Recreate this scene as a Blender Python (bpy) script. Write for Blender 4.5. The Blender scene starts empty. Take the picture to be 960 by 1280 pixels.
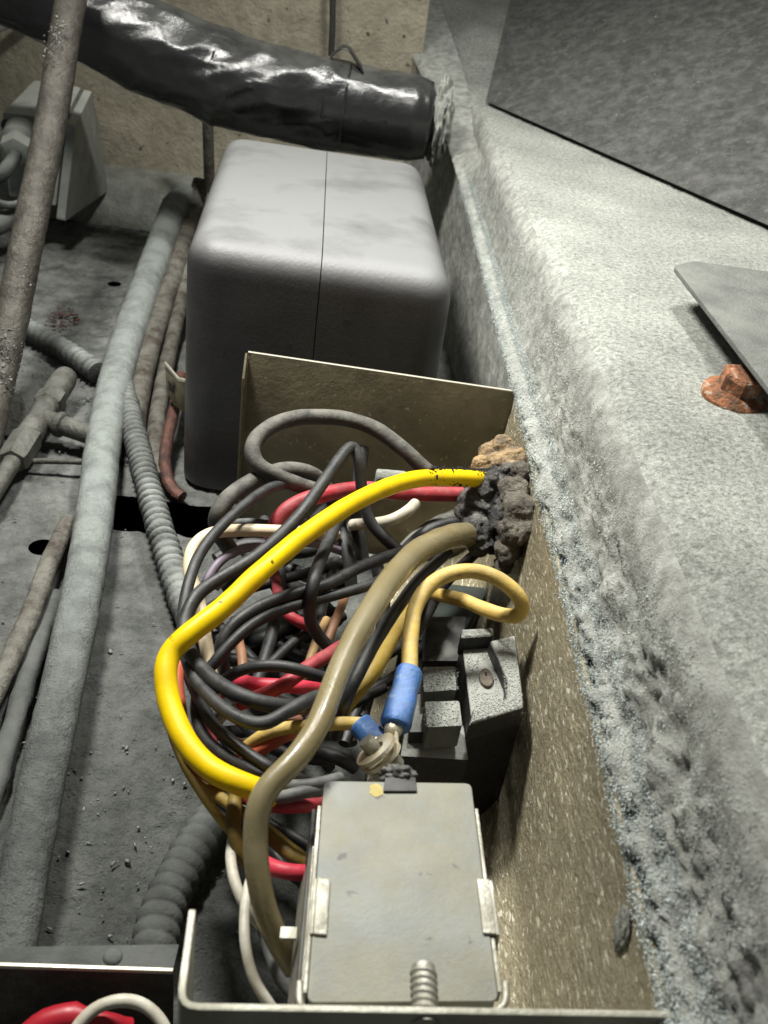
import bpy, bmesh, math, random
import numpy as np
from mathutils import Vector, Matrix, noise

random.seed(7); rng = np.random.default_rng(7)
S = 0.01                       # everything below is written in centimetres
sc = bpy.context.scene
COL = sc.collection

# ------------------------------------------------------------------ camera
FPX = 1211.0
RIGHT = Vector((.9916, .0238, .1252)).normalized()
FWD = Vector((.0483, .8393, -.5413)); FWD = (FWD - RIGHT * FWD.dot(RIGHT)).normalized()
DOWN = FWD.cross(RIGHT).normalized()
CAM = Vector((0, 0, 33))
cam = bpy.data.cameras.new('camera'); co = bpy.data.objects.new('camera', cam); COL.objects.link(co)
m = Matrix.Identity(4)
for i in range(3):
    m[i][0] = RIGHT[i]; m[i][1] = -DOWN[i]; m[i][2] = -FWD[i]; m[i][3] = CAM[i] * S
co.matrix_world = m
cam.sensor_fit = 'VERTICAL'; cam.sensor_height = 36; cam.lens = FPX / 1280 * 36
cam.clip_start = 0.01; cam.clip_end = 20
cam.dof.use_dof = True; cam.dof.focus_distance = 0.42; cam.dof.aperture_fstop = 22
sc.camera = co

# ------------------------------------------------------------------ light
w = bpy.data.worlds.new('World'); sc.world = w; w.use_nodes = True
bg = w.node_tree.nodes['Background']; bg.inputs[0].default_value = (.96, 1.0, .97, 1); bg.inputs[1].default_value = 0.06
def lamp(name, loc, aim, size, power, color, spread=180):
    l = bpy.data.lights.new(name, 'AREA'); l.shape = 'DISK'; l.size = size * S; l.energy = power; l.color = color
    l.spread = math.radians(spread)
    o = bpy.data.objects.new(name, l); COL.objects.link(o); o.location = Vector(loc) * S
    o.rotation_euler = (Vector(aim) - Vector(loc)).to_track_quat('-Z', 'Y').to_euler()
    return o
lamp('work_lamp', (9, 63, 76), (6, 50, 8), 10, 2.9, (1.0, .99, .935), 150)
lamp('inspection_light', (-22, 50, 70), (7, 44, 10), 12, 3.5, (1.0, .985, .92), 120)
sc.view_settings.view_transform = 'Standard'; sc.view_settings.look = 'None'
sc.view_settings.exposure = 0.18; sc.view_settings.gamma = 1.0
sc.cycles.max_bounces = 8

# ------------------------------------------------------------------ helpers
def ray(px, py):
    return RIGHT * ((px - 480) / FPX) + DOWN * ((py - 640) / FPX) + FWD
def P(px, py, z):                # point of the place at height z seen there in the photo
    d = ray(px, py); return CAM + d * ((z - CAM.z) / d.z)
def PD(px, py, dep): return CAM + ray(px, py) * dep
def PY(px, py, Y): d = ray(px, py); return CAM + d * (Y / d.y)
def PX(px, py, X): d = ray(px, py); return CAM + d * (X / d.x)
def depth(p): return (Vector(p) - CAM).dot(FWD)

def root(name, label, cat, loc, group=None):
    o = bpy.data.objects.new(name, None); COL.objects.link(o); o.location = Vector(loc) * S
    o.empty_display_size = .01
    return tag(o, label, cat, group)
def tag(o, label=None, cat=None, group=None, kind=None):
    if label: o['label'] = label
    if cat: o['category'] = cat
    if group: o['group'] = group
    if kind: o['kind'] = kind
    return o
def base_of(o):
    v = Vector((0, 0, 0))
    while o: v += Vector(o.location); o = o.parent
    return v
def build(name, verts, faces, mat, parent=None, smooth=True, autosmooth=None):
    vs = np.array([tuple(v) for v in verts], dtype=float) * S
    if parent is None:
        lo, hi = vs.min(0), vs.max(0); org = Vector(((lo[0] + hi[0]) / 2, (lo[1] + hi[1]) / 2, lo[2]))
    else: org = base_of(parent)
    vs = vs - np.array(org)
    me = bpy.data.meshes.new(name); me.from_pydata(vs.tolist(), [], [tuple(f) for f in faces]); me.validate()
    bm = bmesh.new(); bm.from_mesh(me); bmesh.ops.recalc_face_normals(bm, faces=bm.faces); bm.to_mesh(me); bm.free()
    me.materials.append(mat)
    if smooth:
        me.polygons.foreach_set('use_smooth', [True] * len(me.polygons))
        if autosmooth is not None: me.set_sharp_from_angle(angle=math.radians(autosmooth))
    o = bpy.data.objects.new(name, me); COL.objects.link(o)
    if parent is None: o.location = org
    else: o.parent = parent
    return o
def build_bm(name, bm, mat, parent=None, smooth=True, autosmooth=35):
    bm.verts.index_update()
    v = [x.co.copy() for x in bm.verts]; f = [[q.index for q in p.verts] for p in bm.faces]; bm.free()
    return build(name, v, f, mat, parent, smooth, autosmooth)

def spline(pts, step=.25):
    pts = [Vector(p) for p in pts]
    if len(pts) < 3:
        n = max(2, int((pts[1] - pts[0]).length / step)); return [pts[0].lerp(pts[1], i / n) for i in range(n + 1)]
    e = [pts[0] * 2 - pts[1]] + pts + [pts[-1] * 2 - pts[-2]]
    out = []
    for i in range(1, len(e) - 2):
        p0, p1, p2, p3 = e[i - 1:i + 3]
        n = max(2, int((p2 - p1).length / step))
        for k in range(n):
            t = k / n
            out.append(.5 * ((2 * p1) + (p2 - p0) * t + (2 * p0 - 5 * p1 + 4 * p2 - p3) * t * t + (3 * p1 - p0 - 3 * p2 + p3) * t ** 3))
    out.append(e[-2])
    for _ in range(3):            # relax the hand-placed corners
        out = [out[0]] + [(out[i - 1] + out[i] * 2 + out[i + 1]) / 4 for i in range(1, len(out) - 1)] + [out[-1]]
    return out
def tube_data(path, rad, seg=14, cap=True, disp=None):
    """rad: number or f(i, s); disp(point, angle, s) -> extra radius"""
    n = len(path); vs = []; fs = []
    T = [(path[min(i + 1, n - 1)] - path[max(i - 1, 0)]).normalized() for i in range(n)]
    up = Vector((0, 0, 1)) if abs(T[0].z) < .9 else Vector((1, 0, 0))
    N = (up - T[0] * up.dot(T[0])).normalized(); s = 0
    for i in range(n):
        if i: s += (path[i] - path[i - 1]).length
        N = (N - T[i] * N.dot(T[i])).normalized(); B = T[i].cross(N)
        r = rad(i, s) if callable(rad) else rad
        for k in range(seg):
            a = 2 * math.pi * k / seg; d = N * math.cos(a) + B * math.sin(a)
            rr = r + (disp(path[i] + d * r, a, s) if disp else 0)
            vs.append(path[i] + d * rr)
    for i in range(n - 1):
        for k in range(seg):
            a, b = i * seg + k, i * seg + (k + 1) % seg
            fs.append((a, b, b + seg, a + seg))
    if cap:
        for i, q in ((0, -1), (n - 1, 1)):
            r = rad(i, s) if callable(rad) else rad
            c = len(vs); vs.append(path[i] + T[i] * q * r * .25)
            for k in range(seg):
                fs.append((c, i * seg + k, i * seg + (k + 1) % seg) if q < 0 else (c, i * seg + (k + 1) % seg, i * seg + k))
    return vs, fs
def tube(name, path, rad, mat, parent=None, seg=14, cap=True, disp=None, autosmooth=50):
    v, f = tube_data(path, rad, seg, cap, disp); return build(name, v, f, mat, parent, True, autosmooth)
def wob(p, sc_, amp): return noise.noise(Vector(p) * sc_) * amp

def prism_bm(top, vec, bevel=0, seg=2):
    """closed prism: polygon `top` swept by vec"""
    bm = bmesh.new(); top = [Vector(p) for p in top]; vec = Vector(vec)
    a = [bm.verts.new(p) for p in top]; b = [bm.verts.new(p + vec) for p in top]
    bm.faces.new(a); bm.faces.new(b[::-1]); n = len(a)
    for i in range(n): bm.faces.new((a[i], b[i], b[(i + 1) % n], a[(i + 1) % n]))
    bmesh.ops.recalc_face_normals(bm, faces=bm.faces)
    if bevel: bmesh.ops.bevel(bm, geom=bm.edges[:], offset=bevel, segments=seg, profile=.6, affect='EDGES', clamp_overlap=True)
    return bm
def prism(name, top, vec, mat, parent=None, bevel=.05, seg=2):
    return build_bm(name, prism_bm(top, vec, bevel, seg), mat, parent)
def hexa(name, top4, bot4, mat, parent=None, bevel=.05, seg=2):
    bm = bmesh.new(); a = [bm.verts.new(p) for p in top4]; b = [bm.verts.new(p) for p in bot4]
    bm.faces.new(a); bm.faces.new(b[::-1])
    for i in range(4): bm.faces.new((a[i], b[i], b[(i + 1) % 4], a[(i + 1) % 4]))
    bmesh.ops.recalc_face_normals(bm, faces=bm.faces)
    if bevel: bmesh.ops.bevel(bm, geom=bm.edges[:], offset=bevel, segments=seg, profile=.6, affect='EDGES', clamp_overlap=True)
    return build_bm(name, bm, mat, parent)
def round_poly(pts, r, n=5):
    out = []
    pts = [Vector(p) for p in pts]; m_ = len(pts)
    for i in range(m_):
        p, a, b = pts[i], pts[i - 1], pts[(i + 1) % m_]
        u = (a - p).normalized(); v = (b - p).normalized()
        for k in range(n + 1):
            t = k / n; q0 = p + u * r; q1 = p + v * r
            out.append(q0 * (1 - t) ** 2 + p * 2 * t * (1 - t) + q1 * t * t)
    return out
def strip(name, line, zbot, th, mat, parent=None, bevel=.04):
    """sheet standing on edge: top edge runs along `line`, th to its left"""
    line = [Vector(p) for p in line]; n = len(line); off = []
    for i in range(n):
        t = line[min(i + 1, n - 1)] - line[max(i - 1, 0)]; t.z = 0; t.normalize()
        off.append(line[i] + Vector((-t.y, t.x, 0)) * th)
    vs = []; fs = []
    for i in range(n):
        a, b = line[i], off[i]
        vs += [a, b, Vector((b.x, b.y, zbot)), Vector((a.x, a.y, zbot))]
    for i in range(n - 1):
        for k in range(4):
            p, q = i * 4 + k, i * 4 + (k + 1) % 4; fs.append((p, q, q + 4, p + 4))
    fs += [(0, 1, 2, 3), tuple((n - 1) * 4 + k for k in (3, 2, 1, 0))]
    bm = bmesh.new(); bv = [bm.verts.new(v) for v in vs]
    for f in fs: bm.faces.new([bv[i] for i in f])
    bmesh.ops.recalc_face_normals(bm, faces=bm.faces)
    es = [e for e in bm.edges if len(e.link_faces) == 2 and e.calc_face_angle() > math.radians(60)]
    if bevel: bmesh.ops.bevel(bm, geom=es, offset=bevel, segments=2, profile=.6, affect='EDGES', clamp_overlap=True)
    return build_bm(name, bm, mat, parent)
def interp(tab, y):
    if y <= tab[0][0]: return tab[0][1]
    for (a, u), (b, v) in zip(tab, tab[1:]):
        if y <= b: t = (y - a) / (b - a); return u + (v - u) * t
    return tab[-1][1]
def smooth_tab(tab, width=6):
    return lambda y: sum(interp(tab, y + width * k / 4) * wgt for k, wgt in zip(range(-4, 5), (.04, .08, .12, .16, .2, .16, .12, .08, .04)))
def crumbs(name, pts, sizes, mat, stretch=None, parent=None, flat=1.0):
    """many tiny irregular dust grains as one mesh"""
    pts = np.asarray(pts, float); n = len(pts)
    base = np.array([(1, 0, 0), (-1, 0, 0), (0, 1, 0), (0, -1, 0), (0, 0, 1), (0, 0, -1)], float)
    fc = np.array([(0, 2, 4), (2, 1, 4), (1, 3, 4), (3, 0, 4), (2, 0, 5), (1, 2, 5), (3, 1, 5), (0, 3, 5)])
    q = rng.normal(size=(n, 4)); q /= np.linalg.norm(q, axis=1, keepdims=True)
    a, b, c, d = q.T
    R = np.stack([1 - 2 * (c * c + d * d), 2 * (b * c - d * a), 2 * (b * d + c * a), 2 * (b * c + d * a), 1 - 2 * (b * b + d * d), 2 * (c * d - b * a),
                  2 * (b * d - c * a), 2 * (c * d + b * a), 1 - 2 * (b * b + c * c)], 1).reshape(n, 3, 3)
    sc_ = np.asarray(sizes)[:, None] * rng.uniform(.5, 1.3, (n, 3))
    if stretch is not None: sc_[:, 0] *= rng.uniform(1, stretch, n); sc_[:, 1] *= .55
    V = base[None] * sc_[:, None, :] * rng.uniform(.7, 1.3, (n, 6, 1))
    V = np.einsum('nij,nkj->nki', R, V) * np.array([1, 1, flat]) + pts[:, None, :]
    V = V.reshape(-1, 3) * S; F = (fc[None] + 6 * np.arange(n)[:, None, None]).reshape(-1, 3)
    lo, hi = V.min(0), V.max(0); org = np.array([(lo[0] + hi[0]) / 2, (lo[1] + hi[1]) / 2, lo[2]])
    if parent is not None: org = np.array(base_of(parent))
    me = bpy.data.meshes.new(name); me.vertices.add(len(V)); me.vertices.foreach_set('co', (V - org).ravel())
    me.loops.add(F.size); me.loops.foreach_set('vertex_index', F.ravel().astype(np.int32))
    me.polygons.add(len(F)); me.polygons.foreach_set('loop_start', np.arange(0, F.size, 3, dtype=np.int32))
    me.update(calc_edges=True); me.validate(); me.materials.append(mat)
    o = bpy.data.objects.new(name, me); COL.objects.link(o)
    if parent is None: o.location = org
    else: o.parent = parent
    o['kind'] = 'stuff'
    return o

# ------------------------------------------------------------------ materials
def mat(name, col, rough=.6, metal=0.0, col2=None, vscale=60, vlo=.4, vhi=.65, dust=None, damt=0.0, dscale=120, dlo=.35, dhi=.65, dup=(.1, .9),
        bump=.0, bscale=400, bump2=0, b2scale=2500, spec=.5, coat=0, trans=0, stretch=None, rvar=.15, sss=0, spots=None, sscale=150, sthr=.68, coords='Object', patch=0, pscale=9, yshade=None, vro=.6, vdet=6, drough=.95):
    M = bpy.data.materials.new(name); M.use_nodes = True; nt = M.node_tree; N = nt.nodes; L = nt.links
    bs = N['Principled BSDF']; bs.inputs['Roughness'].default_value = rough; bs.inputs['Metallic'].default_value = metal
    bs.inputs['Specular IOR Level'].default_value = spec; bs.inputs['Coat Weight'].default_value = coat
    bs.inputs['Transmission Weight'].default_value = trans
    if sss: bs.inputs['Subsurface Weight'].default_value = sss; bs.inputs['Subsurface Radius'].default_value = (.004, .003, .0015); bs.inputs['Subsurface Scale'].default_value = 1
    if coords == 'Object':
        tc = N.new('ShaderNodeTexCoord'); vec = tc.outputs['Object']
    else:
        tc = N.new('ShaderNodeNewGeometry'); vec = tc.outputs['Position']
    if stretch:
        mp = N.new('ShaderNodeMapping'); mp.inputs['Scale'].default_value = stretch; L.new(vec, mp.inputs[0]); vec = mp.outputs[0]
    def nz(scale, det=6, ro=.6):
        n = N.new('ShaderNodeTexNoise'); n.inputs['Scale'].default_value = scale; n.inputs['Detail'].default_value = det; n.inputs['Roughness'].default_value = ro
        L.new(vec, n.inputs['Vector']); return n.outputs['Fac']
    def mr(val, a, b, c=0, d=1):
        r = N.new('ShaderNodeMapRange'); r.inputs[1].default_value = a; r.inputs[2].default_value = b; r.inputs[3].default_value = c; r.inputs[4].default_value = d
        L.new(val, r.inputs[0]); return r.outputs[0]
    def mul(a, b):
        x = N.new('ShaderNodeMath'); x.operation = 'MULTIPLY'; L.new(a, x.inputs[0])
        if isinstance(b, (int, float)): x.inputs[1].default_value = b
        else: L.new(b, x.inputs[1])
        return x.outputs[0]
    def mix(f, a, b):
        x = N.new('ShaderNodeMix'); x.data_type = 'RGBA'; L.new(f, x.inputs[0])
        for s_, v in ((x.inputs[6], a), (x.inputs[7], b)):
            if isinstance(v, tuple): s_.default_value = (*v, 1)
            else: L.new(v, s_)
        return x.outputs[2]
    c2 = col2 or tuple(x * .7 for x in col)
    n1 = nz(vscale, vdet, vro)
    c = mix(mr(n1, vlo, vhi), c2, col)
    if spots:
        c = mix(mr(nz(sscale, 3, .5), sthr, sthr + .05), c, spots)
    if patch:
        pm = N.new('ShaderNodeMix'); pm.data_type = 'RGBA'; pm.blend_type = 'MULTIPLY'; pm.inputs[0].default_value = 1
        L.new(c, pm.inputs[6]); gy = mr(nz(pscale, 4, .6), .32, .68, 1 - patch, 1.0)
        cb = N.new('ShaderNodeCombineColor'); [L.new(gy, cb.inputs[k]) for k in range(3)]; L.new(cb.outputs[0], pm.inputs[7]); c = pm.outputs[2]
    ro = mr(n1, .3, .7, min(1, rough + rvar), max(.02, rough - rvar))
    if dust:
        g = N.new('ShaderNodeNewGeometry'); sp = N.new('ShaderNodeSeparateXYZ'); L.new(g.outputs['Normal'], sp.inputs[0])
        f = mul(mul(mr(sp.outputs[2], dup[0], dup[1]), mr(nz(dscale, 8, .65), dlo, dhi)), damt)
        if yshade:
            s2 = N.new('ShaderNodeSeparateXYZ'); L.new(g.outputs['Position'], s2.inputs[0]); f = mul(f, mr(s2.outputs[1], yshade[0], yshade[1], yshade[2], 1))  # thins the dust along y, putting shade into the colour
        c = mix(f, c, dust)
        x = N.new('ShaderNodeMix'); L.new(f, x.inputs[0]); L.new(ro, x.inputs[2]); x.inputs[3].default_value = drough; ro = x.outputs[0]
    L.new(c, bs.inputs['Base Color']); L.new(ro, bs.inputs['Roughness'])
    prev = None
    for amt, scl, dist in ((bump, bscale, .004), (bump2, b2scale, .0014)):
        if not amt: continue
        b = N.new('ShaderNodeBump'); b.inputs['Strength'].default_value = amt; b.inputs['Distance'].default_value = dist
        L.new(nz(scl, 6, .65), b.inputs['Height'])
        if prev: L.new(prev, b.inputs['Normal'])
        prev = b.outputs[0]
    if prev: L.new(prev, bs.inputs['Normal'])
    return M

DUST = (.30, .315, .29)
DUSTL = (.47, .50, .46)
M_ledge = mat('ledge_dust', (.66, .68, .625), .95, col2=(.23, .238, .21), vscale=380, vlo=.38, vhi=.60, vro=.85, vdet=9, bump=.8, bscale=330, bump2=.9, b2scale=1100, spec=.2, spots=(.17, .175, .15), sscale=300, sthr=.72, patch=.3, pscale=18)
M_ledgeface = mat('ledge_face_dust', (.52, .53, .49), .95, col2=(.30, .305, .275), vscale=150, vlo=.34, vhi=.62, bump=.6, bscale=330, bump2=.8, b2scale=1300, spec=.2, patch=.3, pscale=22)
M_dustc = mat('dust_grain', (.54, .56, .52), 1.0, col2=(.40, .42, .39), vscale=40, spec=.1)
M_dustblue = mat('pale_dust_grain', (.58, .63, .61), 1.0, col2=(.42, .47, .465), vscale=50, spec=.1)
M_dustdark = mat('dark_dust_grain', (.26, .27, .25), 1.0, col2=(.18, .19, .175), vscale=40, spec=.1)
M_floor = mat('floor_grime', (.095, .10, .093), .8, col2=(.045, .049, .046), vscale=70, vlo=.36, vhi=.64, vro=.75, dust=(.27, .28, .262), damt=.85, dscale=60, dlo=.34, dhi=.68, bump=1.0, bscale=110, bump2=1.0, b2scale=480, spec=.4, yshade=(.22, .52, .22))  # dust fades toward the front; part of that darkening is painted shade
M_pit = mat('pit', (.01, .01, .01), .9)
M_wall = mat('wall_tan', (.52, .475, .365), .85, col2=(.36, .33, .25), vscale=60, vlo=.35, vhi=.65, bump=.7, bscale=130, bump2=.6, b2scale=420, spec=.3, spots=(.12, .11, .085), sscale=115, sthr=.665, patch=.25, pscale=9)
M_curb = mat('curb_dust', (.33, .34, .30), .9, col2=(.22, .225, .2), vscale=60, bump=.6, bscale=300)
M_boxgrey = mat('grey_plastic', (.06, .057, .058), .42, col2=(.05, .047, .048), vscale=25, dust=(.185, .188, .188), damt=.97, dscale=17, dlo=.02, dhi=.5, dup=(.2, .95), bump=.12, bscale=500, spec=.6, rvar=.06, patch=.34, pscale=34, spots=(.045, .042, .036), sscale=38, sthr=.66, drough=.62)
M_tape = mat('duct_tape', (.020, .0205, .021), .25, col2=(.014, .0145, .015), vscale=60, dust=(.2, .205, .195), damt=.55, dscale=30, dlo=.3, dhi=.8, dup=(.6, 1.0), drough=.6, bump=.22, bscale=75, bump2=.06, b2scale=1500, spec=.75, rvar=.06)
M_steeldark = mat('dark_pipe', (.085, .077, .064), .5, metal=.2, col2=(.04, .034, .027), vscale=45, vro=.75, dust=(.17, .162, .138), damt=.45, dscale=60, bump=.6, bscale=160, rvar=.2, spots=(.22, .215, .19), sscale=90, sthr=.71)
M_hosegrey = mat('dusty_hose', (.115, .122, .115), .85, col2=(.06, .064, .061), vscale=60, vro=.7, dust=(.33, .36, .34), damt=.92, dscale=60, dlo=.08, dhi=.55, dup=(-.2, .8), bump=.7, bscale=200, bump2=.8, b2scale=900, yshade=(.24, .44, .12), spots=(.05, .052, .048), sscale=120, sthr=.68)  # bare grime toward the front, with shade painted into the colour
M_conduit = mat('corrugated_dusty', (.075, .079, .073), .85, col2=(.05, .053, .05), vscale=50, dust=(.30, .32, .30), damt=.85, dscale=70, dlo=.2, dhi=.6, dup=(.25, .95), bump=.4, bscale=500)
M_conduitdark = mat('corrugated_grimy', (.075, .08, .075), .85, col2=(.05, .053, .05), vscale=50, dust=(.13, .137, .13), damt=.7, dscale=50, dlo=.25, dhi=.6, bump=.3, bscale=500)
M_rustpipe = mat('rusty_pipe', (.15, .142, .115), .75, col2=(.06, .046, .036), vscale=60, vro=.75, dust=(.24, .238, .21), damt=.55, dscale=60, bump=.7, bscale=200)
M_copper = mat('dirty_copper', (.17, .075, .055), .6, metal=.3, col2=(.06, .035, .03), vscale=90, bump=.4, bscale=300)
M_fitting = mat('dusty_fitting', (.12, .117, .10), .55, metal=.3, col2=(.06, .058, .048), vscale=60, vro=.7, dust=(.22, .225, .205), damt=.7, dscale=70, dup=(.3, .95), bump=.5, bscale=250)
M_junction = mat('junction_grey', (.33, .35, .325), .5, col2=(.25, .265, .245), vscale=50, dust=(.62, .64, .58), damt=.95, dscale=50, dlo=.1, dhi=.45, dup=(.4, .9), bump=.25, bscale=300)
M_plate = mat('dark_plate', (.125, .128, .12), .62, col2=(.08, .082, .077), vscale=260, vro=.8, dust=(.26, .265, .245), damt=.6, dscale=95, dlo=.42, dhi=.72, bump=.7, bscale=300, bump2=1, b2scale=900, spec=.35, patch=.25, pscale=14, spots=(.34, .35, .32), sscale=380, sthr=.70)
M_plate2 = mat('grey_plate', (.155, .16, .15), .65, col2=(.115, .12, .112), vscale=40, dust=(.25, .258, .225), damt=.5, dscale=40, bump=.4, bscale=300, bump2=.4, b2scale=1200)
M_rust = mat('rust', (.40, .15, .06), .85, col2=(.13, .075, .045), vscale=160, vlo=.38, vhi=.58, bump=.8, bscale=420, spots=(.42, .35, .28), sscale=170, sthr=.58)
M_brown = mat('stained_glint_steel', (.46, .41, .28), .30, col2=(.29, .245, .145), vscale=420, vlo=.36, vhi=.66, vro=.7, bump=.5, bscale=420, bump2=.8, b2scale=900, stretch=(1, .42, .8), spots=(.86, .80, .62), sscale=620, sthr=.60, spec=.7, patch=.45, pscale=14)  # the bright dashes are glints off the metal, painted as colour
M_back = mat('back_steel', (.30, .26, .165), .5, metal=.1, col2=(.16, .14, .09), vscale=30, vlo=.35, vhi=.65, bump=.15, bscale=200, spots=(.4, .37, .28), sscale=300, sthr=.66)
M_front = mat('front_steel', (.46, .45, .38), .5, metal=.4, col2=(.30, .29, .23), vscale=40, bump=.2, bscale=300)
M_edge = mat('pale_edge', (.75, .72, .62), .4, metal=.5, col2=(.55, .52, .42), vscale=200)  # pale strip along sheet metal edges
M_relay = mat('relay_lid', (.275, .285, .262), .55, col2=(.305, .29, .205), vscale=24, vlo=.36, vhi=.6, vro=.7, bump=.12, bscale=500, bump2=.2, b2scale=1600, spots=(.15, .155, .145), sscale=150, sthr=.67, rvar=.08, patch=.22, pscale=60)
M_relayside = mat('relay_body', (.45, .45, .40), .4, metal=.5, col2=(.25, .25, .21), vscale=60, bump=.1)
M_relaydark = mat('relay_frame_dark', (.05, .05, .047), .5, dust=(.2, .2, .18), damt=.5)
M_tin = mat('tin_metal', (.50, .49, .43), .5, metal=.6, col2=(.34, .33, .27), vscale=120, bump=.25, bscale=400)
M_brass = mat('brass_lug', (.84, .78, .62), .3, metal=.5, col2=(.55, .47, .31), vscale=150, bump=.2, bscale=400)
M_copperw = mat('copper_strand', (.45, .20, .13), .35, metal=.8, col2=(.2, .08, .05), vscale=150)
M_black = mat('black_wire', (.028, .029, .03), .45, col2=(.018, .0185, .02), vscale=80, dust=(.15, .148, .138), damt=.42, dscale=110, dlo=.4, dhi=.75, dup=(.2, 1), bump=.12, bscale=500, rvar=.1)
M_blackd = mat('dusty_black_wire', (.045, .045, .042), .6, col2=(.03, .03, .028), vscale=80, dust=(.22, .21, .18), damt=.72, dscale=120, dlo=.3, dhi=.6, dup=(.0, .9), bump=.2, bscale=500)
M_greyw = mat('grey_wire', (.14, .145, .14), .5, col2=(.09, .09, .088), vscale=80, dust=(.3, .3, .28), damt=.5, bump=.1, bscale=500)
M_yellow = mat('yellow_wire', (.92, .66, .002), .42, col2=(.84, .56, .002), vscale=35, bump=.05, bscale=500, spots=(.14, .08, .01), sscale=150, sthr=.70, rvar=.1, spec=.3, patch=.14, pscale=70)
M_pale = mat('pale_yellow_wire', (.76, .53, .12), .55, col2=(.58, .39, .09), vscale=120, patch=.2, pscale=80, dust=(.5, .45, .3), damt=.4, dscale=200, bump=.15, bscale=700, spots=(.2, .14, .05), sscale=330, sthr=.7)
M_mustard = mat('mustard_wire', (.50, .34, .04), .5, col2=(.33, .215, .03), vscale=60, dust=(.3, .27, .17), damt=.4, bump=.15, bscale=600)
M_ochre = mat('ochre_wire', (.24, .165, .03), .5, col2=(.15, .10, .02), vscale=60, bump=.15, bscale=600)
M_red = mat('red_wire', (.52, .035, .05), .48, col2=(.30, .018, .026), vscale=90, patch=.25, pscale=80, bump=.1, bscale=500, dust=(.4, .2, .2), damt=.3, dscale=150)
M_pink = mat('pink_red_wire', (.72, .06, .10), .4, col2=(.6, .04, .07), vscale=60, bump=.1, bscale=500)
M_orange = mat('salmon_wire', (.72, .17, .09), .45, col2=(.5, .1, .05), vscale=60, bump=.1, bscale=500)
M_cream = mat('cream_wire', (.78, .66, .47), .45, col2=(.66, .53, .35), vscale=50, bump=.08, bscale=500, spots=(.4, .3, .2), sscale=260, sthr=.7)
M_white = mat('white_wire', (.72, .69, .60), .5, col2=(.52, .48, .38), vscale=90, patch=.2, pscale=80, bump=.08, bscale=500, spots=(.35, .31, .24), sscale=240, sthr=.7)
M_lilac = mat('lilac_wire', (.34, .28, .36), .5, col2=(.22, .18, .23), vscale=60)
M_tan = mat('tan_wire', (.42, .27, .12), .5, col2=(.28, .18, .08), vscale=60)
M_salmon = mat('dull_orange_wire', (.38, .19, .10), .5, col2=(.24, .12, .07), vscale=60)
M_clear = mat('clear_tube', (.58, .50, .29), .24, col2=(.46, .38, .19), vscale=40, trans=.6, bump=.08, bscale=300, coat=.3, rvar=.06, dust=(.36, .32, .22), damt=.35, dscale=60)
M_core = mat('tube_core', (.46, .40, .23), .5, col2=(.30, .25, .13), vscale=60)
M_blue = mat('blue_crimp', (.03, .15, .56), .32, col2=(.05, .17, .46), vscale=150, patch=.25, pscale=90, spots=(.25, .33, .5), sscale=200, sthr=.66, dust=(.22, .30, .42), damt=.6, dscale=130, dlo=.35, dhi=.65, dup=(.2, .9), bump=.2, bscale=400)
M_burnt = mat('charred_lump', (.06, .057, .053), .42, col2=(.012, .012, .012), vscale=130, vlo=.4, vhi=.6, dust=(.30, .29, .265), damt=.75, dscale=150, dlo=.42, dhi=.66, dup=(-.3, .8), bump=1.0, bscale=350, bump2=.8, b2scale=1200, spec=.7)
M_scorch = mat('scorched_lump', (.24, .21, .165), .6, col2=(.09, .077, .06), vscale=140, dust=(.38, .35, .29), damt=.55, dscale=200, dup=(-.4, .9), bump=.9, bscale=300, bump2=.5, b2scale=1200)
M_amber = mat('heat_browned', (.46, .31, .15), .6, col2=(.17, .125, .08), vscale=130, vlo=.4, vhi=.62, bump=.8, bscale=350)
M_block = mat('black_plastic', (.02, .02, .02), .45, col2=(.014, .014, .014), vscale=60, dust=(.36, .365, .335), damt=.95, dscale=140, dlo=-.1, dhi=.35, dup=(.4, .85), bump=.5, bscale=400)
M_cube = mat('dusty_grey_cap', (.17, .175, .16), .7, col2=(.12, .125, .11), vscale=80, dust=(.36, .37, .335), damt=.9, dscale=150, dlo=.25, dhi=.55, dup=(.4, .9), bump=.5, bscale=500)
M_panelgreen = mat('dark_green_panel', (.03, .04, .034), .6, col2=(.02, .026, .022), vscale=60, bump=.1)
M_screwbrown = mat('brown_screw', (.17, .14, .11), .6, col2=(.10, .075, .055), vscale=150, bump=.4, bscale=400)
M_redboot = mat('red_boot', (.45, .015, .03), .4, col2=(.33, .01, .02), vscale=60)
M_paint = mat('yellow_dab', (.62, .50, .16), .6)

# ------------------------------------------------------------------ setting: floor, walls, ledge
def grid_obj(name, fn, nu, nv, mat_, parent=None, skip=None):
    vs = [fn(i, j) for i in range(nu) for j in range(nv)]; fs = []
    for i in range(nu - 1):
        for j in range(nv - 1):
            q = (i * nv + j, i * nv + j + 1, (i + 1) * nv + j + 1, (i + 1) * nv + j)
            if skip and skip([vs[k] for k in q]): continue
            fs.append(q)
    return build(name, vs, fs, mat_, parent)

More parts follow.
